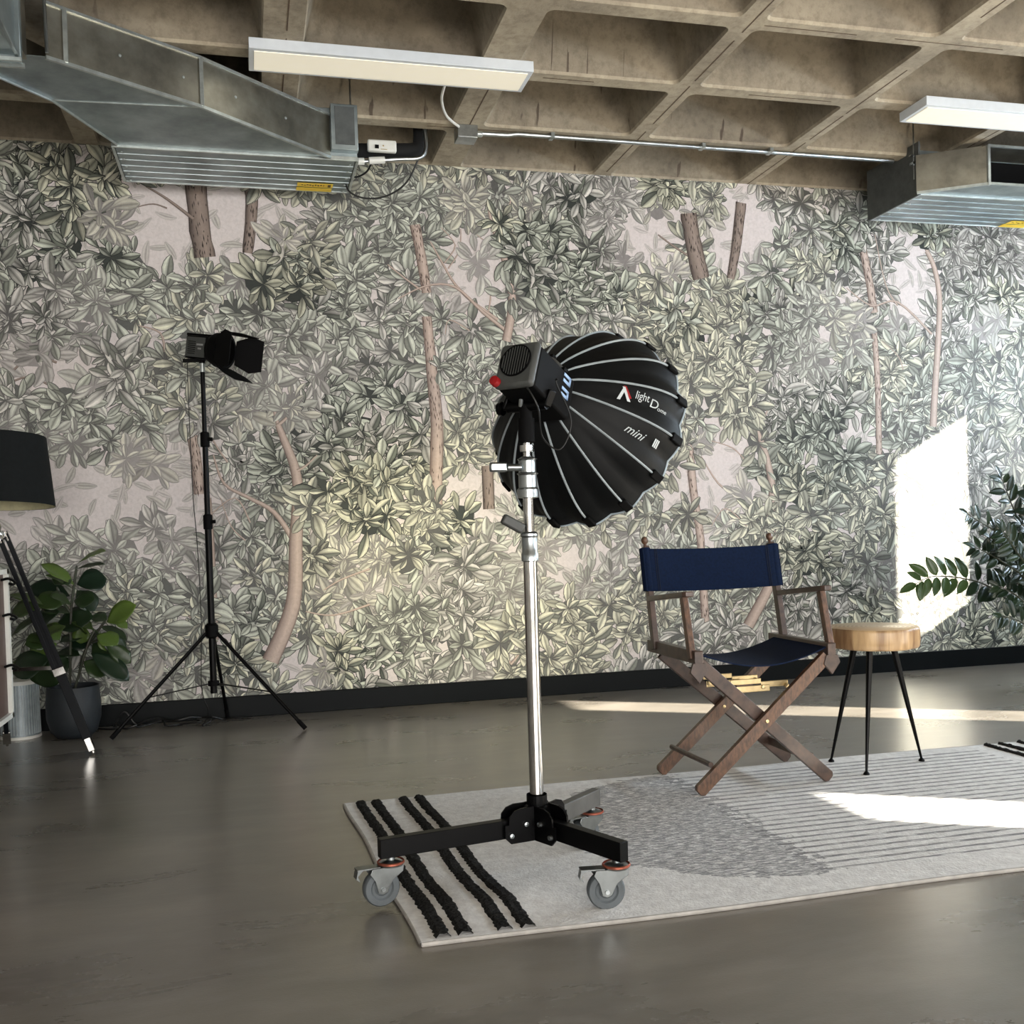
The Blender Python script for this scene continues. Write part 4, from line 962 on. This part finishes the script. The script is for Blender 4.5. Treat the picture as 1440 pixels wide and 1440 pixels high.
# yoke and bracket down to the spigot
q = MB()
q.tube([(PX, PY, 1.10), (PX, PY, 1.16)], .021, 20); q.tube([(PX, PY, 1.16), (PX, PY, 1.19)], .016, 16)
q.build('spigot_receiver', M['blackmatte'], t)
pv = V(PX, PY, 1.19)
q = MB(); q.tube([pv-SX*.05, pv+SX*.06], .013, 16); q.build('tilt_pivot', M['black'], t)
q = MB(); q.beam(pv-SX*.06-V(0, 0, .005), LC-SX*.058-UP*.02, .010, .026, up=tuple(AX)); q.beam(pv+SX*.06-V(0, 0, .005), LC+SX*.061-UP*.03, .010, .026, up=tuple(AX)); q.beam(pv-SX*.066, pv+SX*.066, .022, .010, up=(0, 0, 1)); q.build('yoke', M['black'], t, bevel=.003)
q = MB(); q.tube([pv-SX*.02-UP*.0-V(0, .018, 0), pv-SX*.02-V(0, .03, -.03)], .006, 10); q.build('tilt_handle', M['steel'], t)
q = MB(); q.lathe([(0, .014), (.016, .012), (.018, .0)], pv-SX*.068, -SX, 18); q.build('tilt_knob', M['black'], t)
q = MB(); q.tube(smooth_path([LC-AX*.08-UP*.04+SX*.02, LC-AX*.05-UP*.10+SX*.06, pv+V(.03, -.04, -.08), pv+V(.075, -.04, -.11), pv+V(.105, -.04, -.04), pv+V(.07, -.04, .05), LC+SX*.07]), .0022, 6)
q.build('cable_loop', M['rubber'], t)

# ------------------------------------------------------------------ tripod stand with barn door light
TX, TY = -.181, 4.99
t = thing('tripod_stand', 'thin black tripod light stand in front of the wallpaper', 'tripod', (TX, TY, 0))
q = MB(); q.tube([(TX, TY, .17), (TX, TY, .98)], .0155, 16); q.build('lower_section', M['black'], t)
q = MB(); q.tube([(TX, TY, .98), (TX, TY, 1.36)], .013, 16); q.build('middle_section', M['black'], t)
q = MB(); q.tube([(TX, TY, 1.36), (TX, TY, 1.655)], .0105, 16); q.build('upper_section', M['black'], t)
q = MB(); q.tube([(TX, TY, 1.655), (TX, TY, 1.70)], .012, 16); q.build('spigot', M['edge'], t)
for z in (.965, 1.345):
    q = MB(); q.lathe([(.017, -.035), (.021, -.032), (.021, .03), (.014, .035)], (TX, TY, z), (0, 0, 1), 18); c_ = q.build('collar', M['blackmatte'], t)
    q = MB(); q.tube([(TX+.015, TY-.01, z), (TX+.034, TY-.015, z)], .009, 10); q.build('knob', M['blackmatte'], c_)
q = MB(); q.lathe([(.017, -.03), (.030, -.02), (.030, .03), (.020, .04)], (TX, TY, .455), (0, 0, 1), 18); q.build('leg_collar', M['blackmatte'], t)
q = MB(); q.lathe([(.017, -.012), (.026, -.01), (.026, .012), (.017, .014)], (TX, TY, .215), (0, 0, 1), 18); q.build('brace_collar', M['blackmatte'], t)
for F_ in (V(-.625, 4.905, .008), (V(.222, 4.80, .008)), V(-.13, 5.262, .008)):
    d = (F_-V(TX, TY, F_.z)); d.normalize(); top = V(TX, TY, .45)+d*.025
    q = MB(); q.tube([top, F_], .0085, 10); lg = q.build('leg', M['black'], t)
    mid = top.lerp(F_, .62)
    q = MB(); q.beam(V(TX, TY, .215)+d*.02, mid, .014, .004); q.build('brace', M['black'], lg)
    q = MB(); q.tube([F_+(top-F_).normalized()*.05, F_], .0105, 10); q.build('rubber_foot', M['blackmatte'], lg)
LP = ray_at(314, 493, 4.93)
t = thing('barn_door_light', 'black studio light with four open barn doors on the thin tripod', 'studio light', (TX, TY, 1.70))
A2x = V(.82, -.54, -.16).normalized(); S2 = A2x.cross(V(0, 0, 1)).normalized(); U2 = S2.cross(A2x).normalized(); RB = Matrix((A2x, S2, U2)).transposed()
q = MB(); q.lathe([(.0, -.06), (.062, -.06), (.072, -.04), (.078, -.03), (.078, .012), (.070, .014), (.068, -.02), (.0, -.022)], LP, A2x, 40); q.build('lens_housing', M['blackmatte'], t)
q = MB(); q.box(LP-A2x*.115, (.115, .098, .105), RB); bd_ = q.build('body', M['black'], t, bevel=.008)
q = MB(); q.box(LP-A2x*.115+S2*.050, (.10, .003, .09), RB); sp_ = q.build('side_panel', M['darkgrey'], bd_, smooth=False)
q = MB()
for k in range(7): q.box(LP-A2x*.135+S2*.052+U2*(-.03+k*.009), (.04, .002, .003), RB)
q.build('cooling_slot', M['blackmatte'], bd_, smooth=False)
q = MB()
for a_, b_ in ((.012, .034), (-.006, .018)): q.box(LP-A2x*.092+S2*.052+U2*a_, (b_, .002, .008), RB)
q.build('print', mat('grey_print', (150, 152, 150), .6), bd_, smooth=False)
q = MB(); q.box(LP-A2x*.11+U2*.058, (.15, .06, .012), RB); q.build('top_handle', M['blackmatte'], t, bevel=.003)
q = MB(); q.box(LP+A2x*.004, (.012, .150, .150), RB) if False else q.lathe([(.078, 0), (.084, 0), (.084, .01), (.078, .01)], LP+A2x*.002, A2x, 32); q.build('door_ring', M['blackmatte'], t)
for nm, dr, ot, spread, wd2 in (('upper', U2, S2, -.02, .5), ('lower', -U2, S2, .42, .5), ('left', -S2, U2, .45, .3), ('right', S2, U2, .42, .3)):
    hinge = LP+A2x*.012+dr*.078; dd = (A2x*math.cos(spread)+dr*math.sin(spread)).normalized()
    q = MB(); L_ = .125; q.prism([(-.055, 0), (.055, 0), (.085, L_*.55), (.070, L_), (-.070, L_), (-.085, L_*.55)], hinge, ot, dd, .003)
    q.build('barn_door', M['blackmatte'], t, smooth=False)
q = MB(); q.tube([(TX, TY, 1.695), (TX, TY, 1.74)], .014, 14); q.box((TX+.01, TY, 1.742), (.07, .03, .016)); q.beam((TX, TY, 1.742), LP-A2x*.10-U2*.05, .02, .02); q.beam((TX-.085, TY-.012, 1.704), (TX+.01, TY, 1.71), .016, .016); q.build('bracket', M['blackmatte'], t, bevel=.002)
q = MB(); q.tube(smooth_path([(TX-.065, TY-.012, 1.70), (TX-.066, TY, 1.5), (TX-.062, TY, 1.1), (TX-.05, TY, .85), (TX-.045, TY, .5), (TX-.055, TY+.02, .2), (TX-.03, TY+.04, .08), (TX-.06, TY+.08, .006)]), .0022, 6)
tag(q.build('power_cord', M['rubber']), 'thin black cord hanging down beside the tripod pole', 'cord')
rr = random.Random(9)
P = [V(-.24, 5.09, .006)]
for k in range(16): P.append(V(-.20-.038*k+rr.uniform(-.03, .03), 5.15+rr.uniform(-.05, .06), .006+abs(rr.gauss(0, .012))))
q = MB(); q.tube(smooth_path(P), .005, 6)
P = [V(-.02, 5.2, .006)]
for k in range(12): P.append(V(-.1-.05*k, 5.22+rr.uniform(-.03, .03), .006+abs(rr.gauss(0, .02))))
q.tube(smooth_path(P), .0045, 6)
tag(q.build('floor_cables', M['rubber']), 'tangle of black cables lying along the foot of the wall', 'cable')

# ------------------------------------------------------------------ floor lamp
LX, LY = -1.012, 4.62
t = thing('floor_lamp', 'tripod floor lamp with wide black drum shade at the left edge', 'floor lamp', (LX, LY, 0))
sa = V(.02, .055, 1).normalized()
q = MB(); z0 = 1.045; q.lathe([(.240, 0), (.206, .285)], (LX, LY, z0), sa, 64); q.lathe([(.238, .001), (.204, .284)], (LX, LY, z0), sa, 64, mi=1)
q.lathe([(.240, 0), (.238, 0)], (LX, LY, z0), sa, 64); q.lathe([(.206, .285), (.204, .285)], (LX, LY, z0), sa, 64)
sh_ = q.build('lamp_shade', [M['shade'], M['shadein']], t, angle=60)
q = MB()
for k in range(3):
    a = 2*math.pi*k/3+.6; q.tube([V(LX, LY, z0+.05)+V(0, 0, 0), V(LX+.236*math.cos(a), LY+.236*math.sin(a), z0+.01)], .002, 6)
q.build('shade_spider', M['steel'], sh_)
q = MB(); q.lathe([(.0, 0), (.028, .001), (.034, .025), (.022, .05), (.014, .055), (.014, .13), (.02, .14), (.02, .17), (0, .171)], (LX, LY, .935), (0, 0, 1), 24); q.build('neck', M['chrome'], t)
q = MB(); q.lathe([(0, 0), (.015, .005), (.03, .04), (.028, .07), (0, .09)], (LX, LY, 1.10), (0, 0, 1), 20); q.build('bulb', M['white'], t)
q = MB(); q.lathe([(.0, -.02), (.045, -.018), (.05, 0), (.045, .018), (.0, .02)], (LX, LY, .925), (0, 0, 1), 24); q.build('hub', M['chrome'], t)
for F_ in (V(-.660, 4.625, .0), V(-1.06, 4.95, .0), V(-1.20, 4.36, .0)):
    d = V(F_.x-LX, F_.y-LY, 0).normalized(); s_ = V(-d.y, d.x, 0); top = V(LX, LY, .925)+d*.035
    D_ = (F_-top); Ln = D_.length; D_.normalize()
    q = MB()
    n_ = D_.cross(s_).normalized()
    for sg in (-1, 1): q.beam(top+n_*sg*.014, top+D_*Ln*.62+n_*sg*.014, .017, .020, up=tuple(s_))
    q.beam(top+D_*Ln*.34, top+D_*Ln*.93, .036, .018, up=tuple(s_)); lg = q.build('leg', M['lampwood'], t, bevel=.002, smooth=False)
    q = MB(); q.beam(top+D_*Ln*.925, top+D_*Ln*.985, .026, .032, up=tuple(s_)); q.tube([top+D_*Ln*.98, top+D_*Ln*.999], .006, 10)
    fo = q.build('foot', M['chrome'], lg, bevel=.002, smooth=False); fo['label'] = 'chrome foot'
    q = MB(); q.beam(top+D_*Ln*.60, top+D_*Ln*.635, .048, .034, up=tuple(s_)); q.build('leg_clamp', M['chrome'], lg, bevel=.003, smooth=False)
    for sg in (-1, 1):
        q = MB(); q.tube([top+n_*sg*.014-D_*.01, top+n_*sg*.014+D_*.03], .011, 10); q.build('leg_cap', M['chrome'], lg)
    q = MB(); q.beam(V(LX, LY, .372), top+D_*Ln*.60, .010, .016); q.build('stretcher', M['chrome'], t, smooth=False)

# ------------------------------------------------------------------ cabinet at the left edge
t = thing('cabinet', 'brown cabinet with white edges and black hooks, cut by the left photo edge', 'cabinet', (-1.2, 3.75, 0))
CX, CY0, CY1, CZ0, CZ1 = -.872, 3.30, 4.18, .245, .795
q = MB(); q.box((CX-.24, (CY0+CY1)/2, (CZ0+CZ1)/2), (.46, CY1-CY0-.02, CZ1-CZ0-.02)); q.build('body', M['cabpanel'], t, smooth=False)
q = MB()
for z in (CZ0+.009, CZ1-.009): q.box((CX-.006, (CY0+CY1)/2, z), (.022, CY1-CY0, .018))
for y in (CY0+.012, CY1-.012): q.box((CX-.006, y, (CZ0+CZ1)/2), (.022, .024, CZ1-CZ0))
q.build('edge_frame', M['white'], t, smooth=False)
for z in (.745, .615, .43):
    q = MB(); q.tube(smooth_path([(CX, 4.08, z+.012), (CX+.02, 4.10, z+.016), (CX+.032, 4.14, z+.002), (CX+.02, 4.175, z-.008), (CX+.004, 4.17, z-.004)]), .005, 8); q.build('hook', M['black'], t)
for x, y in ((CX-.10, CY1-.10), (CX-.40, CY1-.10), (CX-.10, CY0+.05), (CX-.40, CY0+.05)):
    q = MB(); q.tube([(x, y, CZ0), (x, y, .0)], [.02, .012], 12); q.build('leg', M['black'], t)

# ------------------------------------------------------------------ air purifier
t = thing('air_purifier', 'grey mesh air purifier with white top standing behind the floor lamp', 'air purifier', (-1.045, 5.16, 0))
q = MB(); q.lathe([(.0, .012), (.082, .012), (.078, .25), (.0, .25)], (-1.045, 5.16, 0), (0, 0, 1), 40); q.build('mesh_body', M['mesh'], t)
q = MB()
for k in range(40):
    a = 2*math.pi*k/40; q.beam((-1.045+.0835*math.cos(a), 5.16+.0835*math.sin(a), .02), (-1.045+.0795*math.cos(a), 5.16+.0795*math.sin(a), .245), .004, .004)
q.build('body_rib', mat('pale_rib', (176, 186, 190), .4), t, smooth=False)
q = MB(); q.lathe([(.0, 0), (.087, 0), (.087, .012), (.0, .013)], (-1.045, 5.16, 0), (0, 0, 1), 40); q.build('base_ring', M['white'], t)
q = MB(); n = 40; vs = []
for k in range(n):
    a = 2*math.pi*k/n; h = .262+.055*max(0, math.cos(a-.2))**6
    vs += [(-1.045+.080*math.cos(a), 5.16+.080*math.sin(a), .246), (-1.045+.078*math.cos(a)*.92, 5.16+.078*math.sin(a)*.92, h)]
vs.append((-1.045, 5.16, .262)); q.add(vs, [(2*k, 2*((k+1) % n), 2*((k+1) % n)+1, 2*k+1) for k in range(n)]+[(2*k+1, 2*((k+1) % n)+1, 2*n) for k in range(n)]); q.build('top_cap', M['white'], t)

# ------------------------------------------------------------------ plants
def leafmesh(q, base, tip, width, normal, bend=.15, tone=0, fold=.12, wavy=0, nseg=9, round_=.8, tones=None):
    base, tip, nn = Vector(base), Vector(tip), Vector(normal).normalized(); d = tip-base; L_ = d.length; d.normalize()
    s_ = d.cross(nn).normalized(); nn = s_.cross(d); n0 = len(q.v); W_ = [-1, -.55, 0, .55, 1]
    for i in range(nseg+1):
        u = i/nseg; hw = width/2*(math.sin(math.pi*min(1, u**round_))**.7 if 0 < u < 1 else .02)
        c = base+d*L_*u-nn*(bend*L_*u*u)+nn*bend*L_*.25*u
        for wv in W_:
            q.v.append(c+s_*hw*wv+nn*(abs(wv)*hw*fold*2+wavy*hw*math.sin(u*14+wv*3)))
            if tones is not None: tones.append(tone)
    for i in range(nseg):
        for k in range(4): a = n0+i*5+k; q.f.append((a, a+1, a+6, a+5)); q.mi.append(0)
def foliage(q, tones, name, m_, parent):
    o = q.build(name, m_, parent, angle=70); a = o.data.attributes.new('tone', 'FLOAT', 'POINT'); a.data.foreach_set('value', tones)
    sd_ = o.modifiers.new('thickness', 'SOLIDIFY'); sd_.thickness = .0009; return o
FX_, FY_ = -.80, 5.06
t = thing('fiddle_leaf_fig', 'fiddle leaf fig with broad green leaves behind the floor lamp', 'plant', (FX_, FY_, .2))
q = MB()
stems = [[(98, 985, FY_), (99, 920, FY_), (100, 860, FY_), (104, 825, FY_), (108, 795, FY_)], [(101, 985, FY_), (112, 945, FY_-.01), (124, 905, FY_-.02), (134, 885, FY_-.02)], [(112, 945, FY_), (120, 915, FY_+.03), (150, 870, FY_+.03)],
         [(97, 985, FY_), (72, 925, FY_+.03), (62, 870, FY_+.03), (60, 850, FY_+.02)], [(100, 862, FY_), (88, 845, FY_), (80, 825, FY_)], [(124, 905, FY_), (140, 900, FY_-.03), (160, 905, FY_-.03)]]
for s_ in stems: q.tube(smooth_path([ray_at(*p) for p in s_]), [.006]*(len(smooth_path([ray_at(*p) for p in s_]))-1)+[.003], 7)
q.build('stem', M['stem'], t)
FL = [((108,793),(146,771),17,.8,0),((107,800),(146,790),10,.1,0),((108,822),(150,812),30,.0,1),((104,822),(60,790),17,.75,0),((102,828),(66,806),14,.3,0),((98,838),(40,822),26,.0,1),((96,842),(50,848),26,.25,1),((100,862),(58,856),18,.15,0),
      ((78,880),(128,865),32,.05,1),((126,868),(150,870),18,.1,0),((150,875),(188,850),26,.9,1),((158,872),(180,882),12,.8,0),((140,880),(180,898),16,.1,0),((118,880),(112,905),20,.6,1),((140,890),(155,915),13,.85,0),((140,892),(178,918),22,.05,1),
      ((84,900),(60,880),24,.6,0),((80,905),(40,922),26,.65,1),((120,895),(85,900),16,.05,0),((70,925),(16,945),34,.05,1),((66,930),(62,968),34,.1,1),((112,922),(80,915),16,.05,0),((128,918),(182,955),24,.02,1),((150,920),(180,930),24,.1,0),
      ((150,905),(184,932),18,.15,1),((60,850),(14,860),22,.3,1),((58,868),(12,892),24,.2,0),((60,850),(14,832),14,.4,0),((130,885),(104,872),14,.3,0),((146,902),(128,880),14,.3,0),((72,905),(44,900),20,.4,0),((60,940),(20,930),24,.4,1)]
FL += [((100,850),(72,836),22,.2,0),((104,845),(132,842),22,.1,1),((98,900),(126,905),24,.0,1),((92,880),(66,890),22,.5,0),((130,905),(160,925),26,.1,1),((96,925),(70,945),24,.05,1),((118,930),(150,948),24,.15,1),((84,860),(50,872),24,.05,1),
       ((136,893),(166,905),20,.7,0),((100,812),(76,820),20,.1,0),((108,830),(134,858),20,.05,0),((72,900),(36,905),24,.2,1),((100,875),(122,890),20,.3,0)]
q = MB(); tn = []; rr = random.Random(4)
for (bx, by), (tx, ty), wd, tone, up in FL:
    Y0 = FY_+rr.uniform(-.10, .06); B_ = ray_at(bx, by, Y0); T_ = ray_at(tx, ty, max(4.93, min(5.22, Y0+rr.uniform(-.09, .06))))
    nrm = V(rr.uniform(-.25, .25), -.8 if up else -.35, .55 if up else .9)
    leafmesh(q, B_, T_, wd/286*1.2/(1 if up else .75), nrm, .12, tone, .10, .05, 9, 1.25, tn)
foliage(q, tn, 'foliage', M['figleaf'], t)
t = thing('plant_pot', 'dark charcoal rounded plant pot holding the fiddle leaf fig', 'plant pot', (FX_, FY_, 0))
q = MB(); q.lathe([(.0, .004), (.075, .004), (.100, .03), (.117, .09), (.118, .15), (.112, .235), (.110, .236), (.106, .235), (.106, .19)], (FX_, FY_, 0), (0, 0, 1), 48); q.build('pot_body', M['pot'], t, angle=50)
q = MB(); q.lathe([(.0, .005), (.107, 0)], (FX_, FY_, .195), (0, 0, 1), 32); q.build('soil', M['soil'], t)
# ZZ plant off the right edge
KZ = 4.28/3.62; ZY = 4.28; ZX = ray_at(1500, 905, ZY).x+.06
t = thing('zz_plant', 'glossy dark green plant with arching leaf fronds at the right edge', 'plant', (ZX, ZY, .47))
fr = [([(1500,905,3.62),(1455,872,3.7),(1420,846,3.74),(1385,822,3.76),(1345,812,3.78),(1310,811,3.79),(1288,821,3.80)], 9, 33, 1.0, 1),
      ([(1500,900,3.66),(1470,820,3.7),(1445,760,3.72),(1428,722,3.72),(1416,692,3.7),(1408,672,3.7)], 7, 27, .9, 0),
      ([(1500,900,3.6),(1465,810,3.58),(1435,768,3.55),(1405,750,3.5),(1380,735,3.5),(1360,722,3.48)], 8, 22, .8, 0),
      ([(1500,900,3.6),(1470,850,3.6),(1440,812,3.58),(1410,790,3.56),(1385,776,3.55),(1372,770,3.55)], 6, 26, .8, 0),
      ([(1502,900,3.62),(1480,800,3.6),(1458,740,3.6),(1446,700,3.6)], 8, 28, 1, 0), ([(1500,900,3.6),(1468,830,3.55),(1440,790,3.5),(1420,762,3.48),(1408,745,3.46)], 8, 26, .9, 0),
      ([(1500,900,3.6),(1478,790,3.5),(1462,720,3.46),(1452,680,3.44)], 9, 26, .9, 0), ([(1500,900,3.62),(1466,845,3.68),(1440,800,3.7),(1424,782,3.7),(1400,772,3.7)], 8, 26, .9, 0), ([(1500,900,3.6),(1464,842,3.6),(1436,800,3.62),(1412,770,3.62),(1392,756,3.62)], 9, 24, .95, 0), ([(1500,900,3.64),(1474,812,3.66),(1452,758,3.66),(1436,736,3.68)], 8, 26, 1, 0), ([(1500,903,3.6),(1458,862,3.62),(1430,838,3.64),(1404,824,3.66)], 8, 24, 1, 0), ([(1505,905,3.62),(1462,888,3.55),(1430,872,3.5),(1408,866,3.48)], 5, 26, .9, 0), ([(1500,905,3.66),(1456,850,3.75),(1432,822,3.78),(1412,808,3.8)], 6, 26, .9, 0),
      ([(1505,900,3.62),(1520,800,3.6),(1545,720,3.55),(1580,670,3.5)], 8, 30, 1, 0), ([(1505,900,3.62),(1540,840,3.6),(1590,790,3.5),(1640,770,3.4)], 8, 30, 1, 0), ([(1505,900,3.62),(1500,780,3.75),(1505,690,3.8),(1515,640,3.82)], 8, 30, 1, 0)]
st_ = MB(); q = MB(); tn = []; rr = random.Random(12)
for fi, (P, nl, lp, wf, main) in enumerate(fr):
    pth = smooth_path([ray_at(p[0], p[1], p[2]*KZ) for p in P], 8); n = len(pth)
    st_.tube(pth, [.0065-.0048*i/(n-1) for i in range(n)], 7)
    t0 = .42 if main else .32
    for k in range(nl+1):
        u = t0+(1-t0)*k/nl; i = min(n-2, int(u*(n-1))); p = pth[i]; d = (pth[i+1]-pth[i]).normalized(); nz = d.cross(V(0, -1, .25)).normalized()
        for sg in (-1, 1):
            if k == nl and sg == 1: dr = d
            else: dr = (d*rr.uniform(.35, .75)+nz*sg*rr.uniform(.75, 1.0)+V(0, rr.uniform(-.35, .2), 0)).normalized()
            ll = lp/405*1.25*KZ*rr.uniform(.85, 1.15)*(1 if k < nl-1 else .8)
            leafmesh(q, p+dr*.004, p+dr*ll, ll*.44*wf, V(rr.uniform(-.3, .3), -1, rr.uniform(-.1, .9)), .10, (.75 if main and u > .6 else .0)+rr.uniform(0, .25), .16, 0, 7, .85, tn)
st_.build('stem', mat('zz_stem', (58, 62, 46), .5), t)
foliage(q, tn, 'foliage', M['zzleaf'], t)
t = thing('tall_planter', 'tall dark planter just outside the right photo edge', 'plant pot', (ZX, ZY, 0))
q = MB(); q.lathe([(.0, 0), (.12, 0), (.14, .02), (.17, .43), (.165, .435), (.155, .43), (.15, .39)], (ZX, ZY, 0), (0, 0, 1), 40); q.build('pot_body', M['pot'], t)
q = MB(); q.lathe([(.0, .005), (.15, 0)], (ZX, ZY, .40), (0, 0, 1), 24); q.build('soil', M['soil'], t)

for o in bpy.data.objects:
    if o.name == 'rolling_light_stand': o.location.z += .008
